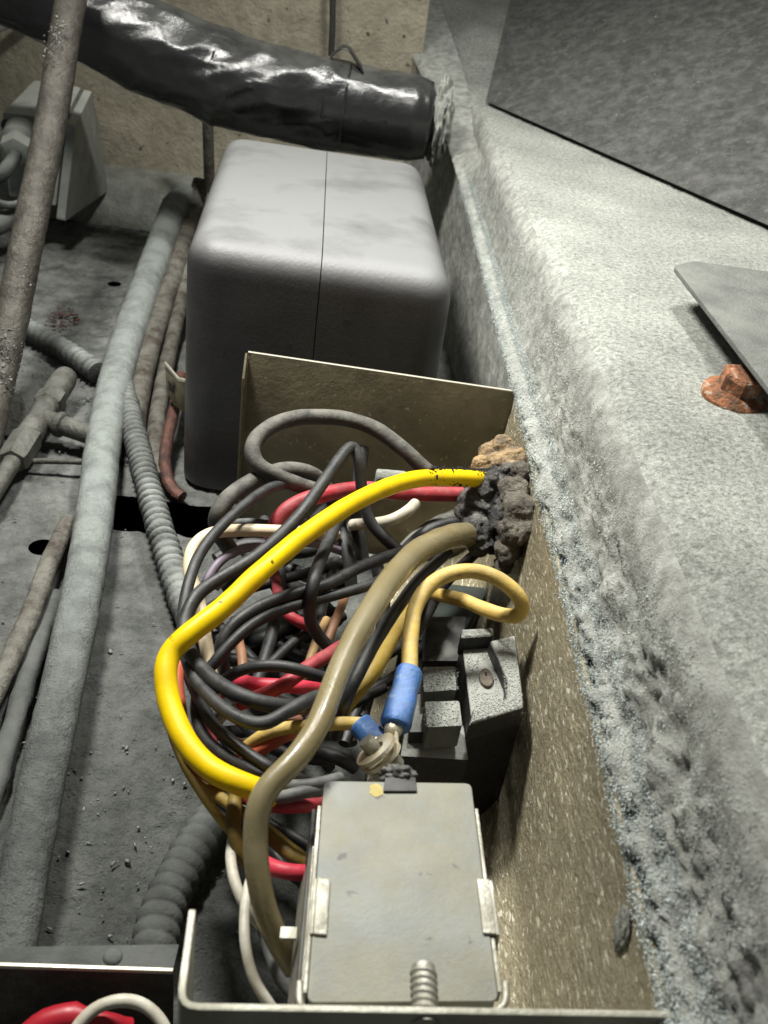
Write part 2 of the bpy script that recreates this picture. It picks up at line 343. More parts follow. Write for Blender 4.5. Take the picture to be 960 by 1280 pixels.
HOLES = [(P(53, 684, 0), .75), (P(143, 355, 0), .62)]
s0, s1 = P(120, 660, 0), P(240, 632, 0)
SLOT = (s0.x - 1, s0.y, s1.x + 8, s1.y)
def floor_fn(nu, nv):
    def f(i, j):
        x = -48 + 62 * i / (nu - 1); y = -2 + 112 * (j / (nv - 1)) ** 1.25
        v = Vector((x, y, 0))
        z = wob(v, .18, .35) + wob(v, .7, .16) + max(0, wob(v + Vector((9, 3, 1)), 1.9, .22)) + max(0, wob(v, 4.1, .08)) + .10 * (noise.turbulence(v * 1.5 + Vector((0, v.x * .4, 0)), 3, False) - .5)
        for c, r in HOLES:
            d = math.hypot(x - c.x, y - c.y)
            if d < r * 2.2: z *= max(0, (d - r) / (r * 1.2))
            if r * .62 < d < r * 1.35: x = c.x + (x - c.x) / d * r; y = c.y + (y - c.y) / d * r
        return Vector((x, y, z))
    return f
def floor_skip(q):
    c = (q[0] + q[1] + q[2] + q[3]) / 4
    if SLOT[0] < c.x < SLOT[2] and SLOT[1] < c.y < SLOT[3]: return True
    return any(math.hypot(c.x - h.x, c.y - h.y) < r * .93 for h, r in HOLES)
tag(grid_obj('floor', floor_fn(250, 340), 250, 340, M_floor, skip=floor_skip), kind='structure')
tag(build('pit_floor', [(-50, -2, -5), (16, -2, -5), (16, 112, -5), (-50, 112, -5)], [(0, 1, 2, 3)], M_pit), kind='structure')
tag(grid_obj('back_wall', lambda i, j: Vector((-75 + 78 * i / 99, 104 + wob(Vector((i * .1, j * .1, 2)), 1, .3), -5 + 75 * j / 79)), 100, 80, M_wall), kind='structure')
tag(grid_obj('wall_curb', lambda i, j: Vector((-60 + 66 * i / 120, 98.5 + [0, 1.2, 4, 6][j], [0.1, 3.2, 4.6, 4.8][j] + wob(Vector((i * .4, j, 0)), 1, .25))), 121, 4, M_curb), kind='structure')

bendX = smooth_tab([(-5, 10.5), (42, 10.1), (67, 9.0), (98, 8.0), (120, 4.4), (135, 2)])
bendZ = smooth_tab([(-5, 17.4), (98, 17.4), (120, 22.5), (135, 26)])
seamX = smooth_tab([(-5, 9.4), (14, 9.25), (42, 8.8), (51, 8.5), (73, 8.0), (85, 6.6), (98, 4.2), (110, .8), (135, -6)])
seamZ = smooth_tab([(-5, 12), (73, 12), (85, 14.0), (98, 17.2), (110, 20.5), (135, 27)])
def ledge_profile(y):
    """cross-section of the ledge at y: list of (x, z, zone)"""
    bx, bz, sx, sz = bendX(y), bendZ(y), seamX(y), seamZ(y)
    out = []
    for k in range(34): t = k / 34; out.append((sx + .15, -.5 + (sz - .2) * t, 0))
    for k in range(12):                                # caked ridge on the seam
        a = math.pi * k / 11; out.append((sx - .1 - .38 * math.sin(a), sz - .2 + .75 * k / 11, 1))
    r = 1.7
    z0 = sz + .6
    z1 = max(z0 + .3, bz - r)
    for k in range(40): t = (k + .5) / 40; out.append((sx + .1 + (bx - r - sx - .1 + r * .75) * t, z0 + (z1 - z0) * t, 2))
    xa = out[-1][0]
    for k in range(1, 20):
        a = math.pi / 2 * k / 20; out.append((xa + r * (1 - math.cos(a)), z1 + (bz - z1) * math.sin(a), 3))
    for k in range(130): t = k / 129; out.append((xa + r + 62 * t ** 1.5, bz, 4))
    return out
LY = [-3 + 131 * (k / 519) ** 1.35 for k in range(520)]
LV = []; LZ = None
for y in LY:
    pr = ledge_profile(y); LZ = [p[2] for p in pr]
    for kk_, (x, z, zn) in enumerate(pr):
        v = Vector((x, y, z)); a = {0: .12, 1: .26, 2: .17, 3: .05, 4: .04}[zn]
        h = noise.turbulence(v * .9, 3, False) * .9 + noise.turbulence(v * 3.2, 3, False) * .45 - .5
        near = 1.0 if zn in (1, 2) else .6
        if zn in (1, 2): near = .12 + .95 * max(0, min(1, (50 - y) / 26))
        if zn == 2: near *= min(1, (34 + 12 + 40 - kk_) / 14)
        h *= a * 2.2 * near
        nrm = Vector((-1, 0, .15)) if zn <= 2 else (Vector((-.7, 0, .7)) if zn == 3 else Vector((0, 0, 1)))
        LV.append(v + nrm * h)
npf = len(LZ)
LF = {0: [], 1: []}
for i in range(len(LY) - 1):
    for k in range(npf - 1):
        LF[1 if LZ[k] == 4 or (LZ[k] == 3 and k > 34 + 12 + 40 + 9) else 0].append((i * npf + k, i * npf + k + 1, (i + 1) * npf + k + 1, (i + 1) * npf + k))
ledge = build('ledge', LV, LF[0] + LF[1], M_ledgeface)
ledge.data.materials.append(M_ledge)
cen = np.zeros(len(ledge.data.polygons) * 3); ledge.data.polygons.foreach_get('center', cen)
ledge.data.polygons.foreach_set('material_index', np.array([0] * len(LF[0]) + [1] * len(LF[1]), dtype=np.int32)[:len(ledge.data.polygons)])
tag(ledge, kind='structure')

# dust grains caked on the ledge
LVn = np.array([tuple(v) for v in LV]).reshape(len(LY), npf, 3)
def ledge_sample(n, k0, k1, ymin, ymax, bias=1.0):
    ii = np.searchsorted(LY, rng.uniform(0, 1, n) ** bias * (ymax - ymin) + ymin).clip(1, len(LY) - 2)
    kk = rng.integers(k0, k1, n)
    a = LVn[ii, kk]; b = LVn[ii + 1, np.minimum(kk + 1, npf - 1)]; t = rng.uniform(0, 1, (n, 1))
    return a * (1 - t) + b * t + rng.normal(0, .03, (n, 3))
pf = ledge_sample(56000, 46, 92, 11, 60, 1.5)
keep = np.array([noise.noise(Vector(p) * .8) + random.uniform(-.35, .35) > -.02 for p in pf]); pf = pf[keep]
tag(crumbs('wall_dust', pf, rng.uniform(.008, .022, len(pf)), M_dustc, 5.0), 'fluffy grey dust caked on the upright face of the ledge', 'dust')
ps = ledge_sample(60000, 33, 54, 10, 80, 1.35)
ey = rng.uniform(0, 1, 16000) ** 1.2 * 32 + 12.5
ex = np.array([seamX(v) for v in ey]) - .24 + rng.normal(0, .09, len(ey)); ez = 11.95 - np.abs(rng.normal(0, .22, len(ey))) * np.array([.25 + 1.5 * max(0, noise.noise(Vector((v * .55, 3, 1))) + .25) for v in ey])
ps = np.concatenate([ps, np.stack([ex, ey, ez], 1)])
tag(crumbs('seam_dust', ps + rng.normal(0, .05, ps.shape), rng.uniform(.009, .024, len(ps)), M_dustblue, 5.5), 'pale bluish dust ridge along the seam of the ledge', 'dust')
pt = ledge_sample(26000, 100, 190, 10, 110, 1.2)
tag(crumbs('ledge_dust', pt, rng.uniform(.01, .025, len(pt)), M_dustc, 2.0), 'fine pale dust grains lying on the flat ledge top', 'dust')

# ------------------------------------------------------------------ grey enclosure with rounded corners
def enclosure():
    z = 15.8
    top = [P(230, 298, z), P(573, 350, z), P(531, 201, z), P(280, 164, z)]
    r = root('grey_enclosure', 'grey plastic enclosure with rounded corners and a seam down its middle', 'enclosure', ((top[0] + top[1]) / 2).xy.to_3d())
    fl, fr, br, bl = top
    bm = bmesh.new(); a = [bm.verts.new(p) for p in top]; b = [bm.verts.new(Vector((p.x, p.y, .3))) for p in top]
    bm.faces.new(a); bm.faces.new(b[::-1])
    for i in range(4): bm.faces.new((a[i], b[i], b[(i + 1) % 4], a[(i + 1) % 4]))
    bmesh.ops.recalc_face_normals(bm, faces=bm.faces)
    es = [e for e in bm.edges if max(v.co.z for v in e.verts) > 1]
    bmesh.ops.bevel(bm, geom=es, offset=1.9, segments=8, profile=.55, affect='EDGES')
    f0 = P(402, 340, z); f1 = P(409, 186, z); d = (f1 - f0); d.z = 0; d.normalize(); nx = Vector((d.y, -d.x, 0))
    for nm, sgn in (('left_shell', -1), ('right_shell', 1)):
        c = bm.copy()
        bmesh.ops.bisect_plane(c, geom=c.verts[:] + c.edges[:] + c.faces[:], plane_co=f0 + nx * sgn * .028, plane_no=nx * -sgn, clear_outer=True)
        bd = [e for e in c.edges if e.is_boundary]
        bmesh.ops.bevel  # (no bevel on the seam: the shells butt with a hairline gap)
        bmesh.ops.holes_fill(c, edges=bd)
        build_bm(nm, c, M_boxgrey, r, autosmooth=40)
    bm.free()
    core = [p.lerp((fl + br) / 2, .12) - Vector((0, 0, 1.0)) for p in top]
    hexa('inner_core', core, [Vector((p.x, p.y, 1)) for p in core], M_pit, r, .5)
    for px, py, s_ in ((433, 404, .2), (362, 432, .17)):
        n_ = (fr - fl).cross(Vector((0, 0, 1))).normalized()
        d_ = ray(px, py); t = (fl - CAM).dot(n_) / d_.dot(n_); c_ = CAM + d_ * t
        u = (fr - fl).normalized()
        ring = [c_ + u * s_ * math.cos(k * math.pi / 8) + Vector((0, 0, 1)) * s_ * 1.25 * math.sin(k * math.pi / 8) for k in range(16)]
        prism('plug', [p + n_ * .012 for p in ring], n_ * -.3, M_relaydark, r, .0)
enclosure()

# ------------------------------------------------------------------ taped hose
def taped_hose():
    pts = [PY(-40, -52, 86), PY(60, -8, 86), PY(160, 46, 86), PY(290, 100, 86), PY(400, 128, 86), PY(480, 143, 86), PY(536, 151, 86)]
    rr = 50 * depth(pts[4]) / FPX
    r = root('taped_hose', 'thick black hose wrapped in creased shiny tape running into the wall', 'hose', pts[3])
    path = spline(pts, .28)
    def wr(p, a, s):
        v = Vector((s * .16 + a * .25, math.cos(a) * 1.1, math.sin(a) * 1.1))
        w_ = noise.ridged_multi_fractal(v * 1.1 + Vector((3, 1, 7)), 1, 2, 3, 1, 2) - 1.1
        f = 1.0 if s < 30 else max(.15, 1 - (s - 30) / 8)
        c_ = noise.noise(Vector((s * .10, math.cos(a) * 1.2, math.sin(a) * 1.2 + 5)))
        v2 = Vector((s * .28 + a * .9, math.cos(a) * 1.6, math.sin(a) * 1.6 + 2))
        f2 = 1 - abs(noise.noise(v2)) * 2.6; f2 = max(0, f2) ** 2.2
        m2 = max(0, min(1, .35 + 1.6 * noise.noise(Vector((s * .07 + 4, math.cos(a), math.sin(a))))))
        d0 = noise.voronoi(Vector((s * .24 + a * .35, math.cos(a) * 1.25, math.sin(a) * 1.25)))[0]
        return (.14 * c_ + .28 * f2 * m2 + .55 * (d0[0] - .35) * (.35 + m2)) * f + .03 * noise.noise(Vector(p) * 2)
    n = len(path)
    tube('hose_body', path, lambda i, s: rr * (1.1 - .1 * i / n) * (1 - .12 * max(0, (i - n + 6) / 6)), M_tape, r, 96, True, wr, None)
    def band(f0, f1, wid):
        a = int(n * f0); b = int(n * f1)
        seg = path[a:b + 1]
        o = tube('tape_band', seg, lambda i, s: rr * 1.035 + wid, M_tape, r, 72, False, lambda p, a_, s: .5 * wr(p, a_, s + 34) + .06, None)
        so = o.modifiers.new('thick', 'SOLIDIFY'); so.thickness = .0005
    band(.765, .81, .02)
    band(.52, .54, .0)
    # the lifted tape end
    q = path[int(n * .80)] + Vector((0, -.3, rr * 1.04))
    fold = [q + Vector((-1.7, 0, -.25)), q + Vector((-.9, -.1, .9)), q + Vector((-.1, -.2, 1.3)), q + Vector((.7, -.3, .55)), q + Vector((1.5, -.4, -.35))]
    fp = spline(fold, .2); vs = []; fs = []
    for i, p in enumerate(fp): vs += [p + Vector((0, -.8, -.1)), p + Vector((0, .9, 0))]
    for i in range(len(fp) - 1): fs.append((2 * i, 2 * i + 1, 2 * i + 3, 2 * i + 2))
    o = build('tape_flap', vs, fs, M_tape, r); so = o.modifiers.new('thick', 'SOLIDIFY'); so.thickness = .0006
    # crumbling collar where the hose meets the wall
    e = path[-1]; t = (path[-1] - path[-4]).normalized()
    bm = bmesh.new(); bmesh.ops.create_icosphere(bm, subdivisions=5, radius=1)
    for v in bm.verts:
        c = v.co.copy(); k = 1 + .28 * noise.turbulence(c * 2.3, 4, False) + .1 * noise.noise(c * 9)
        v.co = e + t * .9 + Vector((c.x * 1.0, c.y * 2.6, c.z * rr * 1.02)) * k
    build_bm('sealant_collar', bm, M_ledgeface, r, autosmooth=None)
taped_hose()

# ------------------------------------------------------------------ left side: pipes, hoses, fittings
def rod(name, label, cat, mat_, wpx, pts, step=.6, seg=18, amp=.05, group=None, rfun=None):
    path = spline(pts, step); dm = depth(path[len(path) // 2]); r = wpx / 2 * dm / FPX
    return tag(tube(name, path, (lambda i, s: rfun(r, i / (len(path) - 1), s)) if rfun else r, mat_, None, seg, True, lambda p, a, s: wob(p, 1.1, amp) + wob(p, 3.5, amp * .5)), label, cat, group)
SP = rod('support_pipe', 'dark slanting steel pipe in front of the junction box', 'pipe', M_steeldark, 40, [PD(100, -60, 70), PD(85, 20, 68.5), PD(64, 150, 66.5), PD(38, 280, 64), PD(12, 410, 62), PD(-22, 560, 58)], amp=.04)
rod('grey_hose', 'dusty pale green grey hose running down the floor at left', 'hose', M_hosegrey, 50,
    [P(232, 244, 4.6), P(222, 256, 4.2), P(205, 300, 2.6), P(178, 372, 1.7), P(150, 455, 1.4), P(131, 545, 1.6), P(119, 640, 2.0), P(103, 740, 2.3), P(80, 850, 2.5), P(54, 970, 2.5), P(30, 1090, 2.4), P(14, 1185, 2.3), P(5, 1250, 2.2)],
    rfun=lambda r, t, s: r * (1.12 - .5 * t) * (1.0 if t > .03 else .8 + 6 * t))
rod('grimy_tube', 'grimy mottled tube between grey hose and grey enclosure', 'tube', M_rustpipe, 25, [P(252, 226, 6), P(243, 262, 3.8), P(222, 330, 2.2), P(202, 390, 1.3), P(186, 440, .9), P(172, 500, .7), P(166, 540, .4)], amp=.06)
rod('rusty_tube', 'thin rusty brown tube beside the left wall of the grey enclosure', 'tube', M_rustpipe, 19, [P(238, 318, 2.2), P(228, 372, 1.4), P(212, 440, 1.0), P(200, 500, .8), P(194, 550, .7), P(196, 600, .6)], amp=.05)
rod('copper_tube', 'corroded copper tube bent behind the slotted bracket', 'tube', M_copper, 15, [P(226, 470, 2.5), P(216, 520, 2.1), P(207, 560, 1.5), P(206, 590, 1.0), P(214, 614, .7), P(228, 622, .6)], amp=.05)
rod('wall_rod', 'thin vertical rod against the tan wall behind the enclosure', 'rod', M_rustpipe, 14, [PY(259, 90, 96), PY(260, 160, 96), PY(262, 240, 96)], amp=.02)
rod('wall_cable', 'thin dark cable hanging on the wall above the taped hose', 'cable', M_blackd, 8, [PY(415, -30, 102), PY(416, 15, 102), PY(414, 70, 102)], amp=.02, seg=10)
rod('corner_rod', 'pale thin rod crossing the top left corner', 'rod', M_junction, 12, [PD(-30, 50, 92), PD(10, 28, 92), PD(60, 0, 92), PD(90, -20, 92)], amp=.02)
rod('stub_pipe', 'short mottled brown pipe lying left of the grey hose', 'pipe', M_rustpipe, 25, [P(87, 652, 1.1), P(76, 672, 1.1), P(58, 712, 1.1), P(45, 752, 1.1), P(28, 792, 1.1), P(8, 835, 1.1), P(-20, 890, 1.1)], amp=.05)
rod('edge_pipe', 'dark grimy pipe at the left picture edge beside the grey hose', 'pipe', M_conduitdark, 26, [P(72, 745, .3), P(50, 800, .4), P(30, 860, .5), P(10, 930, .5), P(-20, 1020, .6)], amp=.12)
rod('brake_line', 'thin horizontal line passing under the brass tee fitting', 'pipe', M_fitting, 8, [P(20, 577, 1.0), P(60, 576, 1.0), P(125, 578, 1.0)], amp=.02, seg=10)

def conduit(name, label, mat_, wpx, pts, pitch, amp, fade=None):
    path = spline(pts, pitch / 9); dm = depth(path[len(path) // 2]); r = wpx / 2 * dm / FPX; n = len(path)
    def rf(i, s):
        k = abs(math.sin(math.pi * s / pitch)) ** .6
        a = amp * (1 if not fade else max(.15, min(1, (1 - i / n) / fade)))
        return r * (1 - a + a * k)
    return tag(tube(name, path, rf, mat_, None, 24, True, lambda p, a, s: wob(p, 1.0, .05) + wob(p, 4, .03), 85), label, 'conduit')
conduit('corrugated_conduit', 'dusty corrugated conduit curving down beside the grey enclosure', M_conduit, 33, [P(152, 470, 1.2), P(157, 495, 1.3), P(166, 533, 1.5), P(177, 577, 1.6), P(188, 620, 1.6), P(200, 661, 1.5), P(212, 700, 1.3), P(230, 752, 1.2), P(250, 800, 1.0)], .6, .34, .3)
conduit('corrugated_conduit', 'short corrugated conduit lying above the brass tee fitting', M_conduit, 27, [P(20, 402, 1.0), P(38, 412, 1.1), P(75, 434, 1.1), P(104, 452, 1.1), P(122, 466, 1.0)], 0.7, .32)
conduit('corrugated_conduit', 'grimy dark corrugated conduit on the floor behind the front tray corner', M_conduitdark, 56, [P(285, 1000, .6), P(270, 1020, .7), P(248, 1052, .8), P(225, 1092, .8), P(207, 1130, .8), P(196, 1168, .8), P(188, 1210, .8)], 0.58, .14)

def tee():
    c = P(48, 520, 1.6)
    r = root('tee_fitting', 'dusty brass tee fitting with hex nuts left of the grey hose', 'fitting', Vector((c.x, c.y, 0)))
    a, b = P(84, 468, 2.0), P(14, 580, 1.5)
    L_ = lambda t: a.lerp(b, t)
    u = 17.5 * depth(c) / FPX
    def rev(name, t0, t1, prof, seg, sm):
        pts = [L_(t0 + (t1 - t0) * t) for t, _ in prof]
        v, f = tube_data(pts, lambda i, s: prof[i][1] * u, seg, True); build(name, v, f, M_fitting, r, True, sm)
    rev('cap', 0, .33, [(0, .55), (.08, .85), (.25, .95), (.9, .95), (1, .8)], 20, 40)
    rev('hex_nut', .27, .40, [(0, .9), (.1, 1.08), (.9, 1.08), (1, .9)], 6, 25)
    rev('body', .38, .74, [(0, .75), (.04, .92), (.5, .85), (.95, .92), (1, .75)], 16, 30)
    rev('hex_nut', .72, .98, [(0, .85), (.06, 1.05), (.9, 1.05), (1, .9)], 6, 25)
    rev('tube_stub', .96, 1.35, [(0, .6), (.5, .58), (1, .58)], 16, 40)
    p0, p1 = L_(.52), P(118, 545, 1.5)
    v, f = tube_data([p0.lerp(p1, t) for t in (0, .2, .5, .8, 1)], .72 * u, 18); build('branch', v, f, M_fitting, r, True, 40)
    v, f = tube_data([p0.lerp(p1, t) for t in (.30, .34, .42, .45)], lambda i, s: (.8, .92, .92, .8)[i] * u, 18); build('collar', v, f, M_fitting, r, True, 40)
    q = P(12, 510, 1.4)
    bm = prism_bm([q + Vector((math.cos(k * math.pi / 3) * 1.1, math.sin(k * math.pi / 3) * .9 * .8, math.sin(k * math.pi / 3) * .7 + .3)) for k in range(6)], (.2, -.9, -.9), .08)
    build_bm('side_nut', bm, M_fitting, r)
tee()

def junction():
    A = [PD(0, 141, 88), PD(82, 150, 86), PD(103, 108, 96), PD(44, 96, 98)]
    B = [PD(12, 262, 90), PD(68, 275, 88.5), PD(124, 236, 98), PD(60, 230, 99)]
    r = root('junction_box', 'grey junction box with cable gland against the tan wall', 'junction box', ((B[0] + B[2]) / 2))
    k = .86
    hexa('housing', [a.lerp(sum(A, Vector()) / 4, .04) for a in A], [a.lerp(b, k) for a, b in zip(A, B)], M_junction, r, .25)
    n = (A[1] - A[0]).cross(B[0] - A[0]).normalized(); n = n if n.dot(CAM - A[0]) > 0 else -n
    # side cover plate
    s = (A[2] - A[1]).cross(B[1] - A[1]).normalized(); s = s if s.x > 0 else -s
    cv = [A[1].lerp(B[1], .02), A[2].lerp(B[2], .02), B[2], B[1]]
    prism('cover', round_poly([p + s * .9 for p in cv], .4), s * -.75, M_junction, r, .08)
    cc = A[0].lerp(B[0], .12) + (A[1] - A[0]) * .12
    v, f = tube_data([cc, cc + n * .5], .5, 12); build('screw', v, f, M_fitting, r, True, 40)
    g = PD(24, 176, 86.5); ax = (PD(12, 212, 83.5) - g).normalized()
    def rev(name, d0, d1, prof, seg, mt, sm=30):
        pts = [g + ax * (d0 + (d1 - d0) * t) for t, _ in prof]
        v, f = tube_data(pts, lambda i, s_: prof[i][1], seg); build(name, v, f, mt, r, True, sm)
    rev('gland_base', -1.4, .7, [(0, 1.5), (.8, 1.5), (1, 1.2)], 20, M_junction)
    rev('gland_nut', .5, 2.2, [(0, 1.2), (.1, 1.4), (.85, 1.35), (1, .9)], 6, M_junction)
    p0 = g + ax * 2.0
    tube('gland_cable', spline([p0, p0 + ax * 1.2, PD(2, 218, 83), PD(-14, 224, 83), PD(-40, 226, 84)], .3), .62, M_conduit, r)
junction()
rod('grey_cable', 'thick grey cable leaving the left edge below the junction box', 'cable', M_conduit, 24, [PD(-25, 292, 84), PD(5, 278, 86), PD(28, 262, 88), PD(52, 258, 90)], amp=.1)
rod('grey_cable', 'thin bent grey cable above the thick cable at the left edge', 'cable', M_conduit, 10, [PD(-20, 246, 84), PD(4, 258, 84.5), PD(18, 257, 85.5), PD(40, 248, 87)], amp=.04, seg=10)

def slot_bracket():
    c = PD(214, 478, 63)
    r = [PD(206, 456, 62.5), PD(223, 476, 61.5), PD(236, 478, 61), PD(236, 520, 63), PD(218, 506, 63), PD(208, 488, 63.5)]
    rt = root('slotted_bracket', 'small bent metal bracket with a slot beside the grey enclosure', 'bracket', c)
    prism('plate', r, (.12, .25, -.1), M_back, rt, .04)
    prism('bright_edge', [r[0] + Vector((0, -.08, .02)), r[1] + Vector((0, -.08, .02)), r[2] + Vector((0, -.08, .02)), r[2] + Vector((0, -.08, .2)), r[1] + Vector((0, -.08, .22)), r[0] + Vector((0, -.08, .22))], (.05, .12, 0), M_edge, rt, .01)
    prism('slot', [PD(210, 476, 62.3), PD(217, 482, 61.9), PD(217, 492, 62.1), PD(211, 487, 62.5)], (.03, .08, -.02), M_pit, rt, .01)
slot_bracket()

k_ = []
for (px, py, dp, sp, n_) in ((72, 45, 67.2, 7, 90), (66, 70, 66.7, 6, 30), (8, 430, 60.8, 9, 150), (4, 470, 60.2, 8, 90), (30, 330, 62.4, 8, 30)):
    for _ in range(n_):
        k_.append(tuple(PD(px + random.gauss(0, sp), py + random.gauss(0, sp * 1.3), dp - 1.02)))
crumbs('flaked_paint', np.array(k_), np.abs(rng.normal(0, .05, len(k_))) + .012, M_dustdark, 2.5, SP)
k_ = [tuple(P(random.gauss(76, 10), random.gauss(398, 8), .25)) for _ in range(140)]
tag(crumbs('rust_flakes', np.array(k_), np.abs(rng.normal(0, .1, len(k_))) + .03, M_copper, 2, flat=.5), 'reddish rust flakes on the floor behind the short conduit', 'rust flakes')
# crumbs and clods of dust on the floor
cl = []
for _ in range(1500):
    px, py = random.uniform(0, 300), random.uniform(300, 1200)
    if random.random() < .5: px, py = random.gauss(70, 45), random.gauss(440, 60)
    p = P(px, py, .15)
    if not (SLOT[0] < p.x < SLOT[2] and SLOT[1] < p.y < SLOT[3]) and p.x < 8 and not any(math.hypot(p.x - h.x, p.y - h.y) < r + .1 for h, r in HOLES):
        cl.append(tuple(p))
cl = np.array(cl)
tag(crumbs('floor_dust', cl, np.abs(rng.normal(0, .05, len(cl))) + .015, M_dustdark, 2.0, flat=.45), 'dark dust crumbs scattered over the floor at left', 'dust')

# ------------------------------------------------------------------ metal tray round the wiring
TZ = 12.0
def tray():
    bl, br = P(310, 441, TZ), P(642, 490, TZ)
    fl, fr = P(219, 1262, TZ), P(848, 1272, TZ)
    r = root('wiring_tray', 'open sheet metal tray holding the wiring and relay', 'tray', Vector((3, 28, 0)))
    # back panel with folded left lip
    br2 = Vector((seamX(br.y) - .3, br.y, TZ))
    lip = P(304, 476, TZ - .9)
    strip('back_panel', [br2, bl], .6, -.13, M_back, r, .03)
    q = Vector((bl.x - .05, bl.y - .6, TZ))
    prism('back_lip', [bl + Vector((-.02, -.03, 0)), q + Vector((0, 0, -1.2)), Vector((q.x, q.y, .6)), Vector((bl.x, bl.y - .03, .6))], (-.12, .02, 0), M_back, r, .03)
    strip('bright_edge', [br2 + Vector((0, -.02, .05)), bl + Vector((0, -.02, .05))], TZ - .02, -.16, M_edge, r, .02)
    # front panel with rounded corner and a short return
    ret = P(236, 1136, TZ)
    line = [ret] + [fl + (ret - fl).normalized() * .5] + [fl + ((ret - fl).normalized() * (1 - t) ** 2 + (fr - fl).normalized() * t * t) * .5 for t in (.25, .5, .75)] + [fl + (fr - fl).normalized() * .5, fr]
    strip('front_panel', line, .6, .17, M_front, r, .045)
    # stained side panel with painted glints, folding into the base
    ys = [fr.y + .2 + (br.y - fr.y - .35) * i / 139 for i in range(140)]
    def fn(i, j):
        y = ys[i]; x0 = seamX(y) - .22; t = j / 69
        if t < .62: x, z = x0 - .9 * t, TZ - .05 - (TZ - 3.3) * t / .62
        elif t < .82: a = (t - .62) / .2 * math.pi / 2; x, z = x0 - .558 - 2.4 * (1 - math.cos(a)), 3.25 - 2.4 * math.sin(a)
        else: x, z = x0 - 2.958 - 3.2 * (t - .82) / .18, .85
        v = Vector((x, y, z)); return v + Vector((-.05, 0, .02)) * (noise.noise(v * .8) + .6 * noise.noise(v * 3))
    o = grid_obj('side_panel', fn, 140, 70, M_brown, r)
    so = o.modifiers.new('thick', 'SOLIDIFY'); so.thickness = .0012; so.offset = 0
    # caked lump near the front corner
    bm = bmesh.new(); bmesh.ops.create_icosphere(bm, subdivisions=4, radius=1); c = P(806, 1165, TZ - 1.3); c.x = seamX(c.y) - .42
    for v in bm.verts: k = v.co.copy(); v.co = c + Vector((k.x * .13, k.y * .42, k.z * .7)) * (1 + .35 * noise.turbulence(k * 2.5, 4, False))
    build_bm('dirt_lump', bm, M_ledgeface, r, autosmooth=None)
    return fl, fr, bl, br
FL, FR, BL, BR = tray()

def front_box():
    """flange and dark compartment in the bottom left corner"""
    z = 5.0
    a, b = P(-30, 1206, z), P(216, 1214, z); c, d = P(224, 1180, z), P(-30, 1184, z)
    r = root('flanged_bracket', 'dusty flanged bracket with a bright edge at bottom left', 'bracket', Vector(((a.x + b.x) / 2, a.y, 0)))
    prism('flange', [a, b, c, d], (0, 0, -.14), M_conduitdark, r, .03)
    prism('bright_edge', [a + Vector((0, -.02, .03)), b + Vector((0, -.02, .03)), b + Vector((0, .09, .03)), a + Vector((0, .09, .03))], (0, 0, -.16), M_edge, r, .02)
    prism('web', [a + Vector((0, .1, -.15)), b + Vector((0, .1, -.15)), b + Vector((0, .1, -4.6)), a + Vector((0, .1, -4.6))], (0, .12, 0), M_steeldark, r, .02)
    cc = P(141, 1196, z)
    bm = bmesh.new(); bmesh.ops.create_uvsphere(bm, u_segments=16, v_segments=10, radius=1)
    for v in bm.verts: v.co = cc + Vector((v.co.x * .3, v.co.y * .3, v.co.z * .14))
    build_bm('rivet', bm, M_conduitdark, r)
front_box()
rod('red_cable', 'red insulated cable end below the flanged bracket', 'cable', M_redboot, 33, [P(30, 1300, 4.2), P(58, 1277, 4.5), P(82, 1269, 4.6), P(105, 1271, 4.6), P(130, 1276, 4.5), P(160, 1284, 4)], .2, rfun=lambda r, t, s: r * (1 if t < .5 else .72))
rod('white_cable', 'white wire arching in the bottom left corner', 'cable', M_white, 16, [P(82, 1310, 4.6), P(100, 1278, 5), P(125, 1257, 5.2), P(155, 1250, 5.3), P(182, 1257, 5.2), P(203, 1278, 5), P(215, 1310, 4.6)], .15, amp=.01)

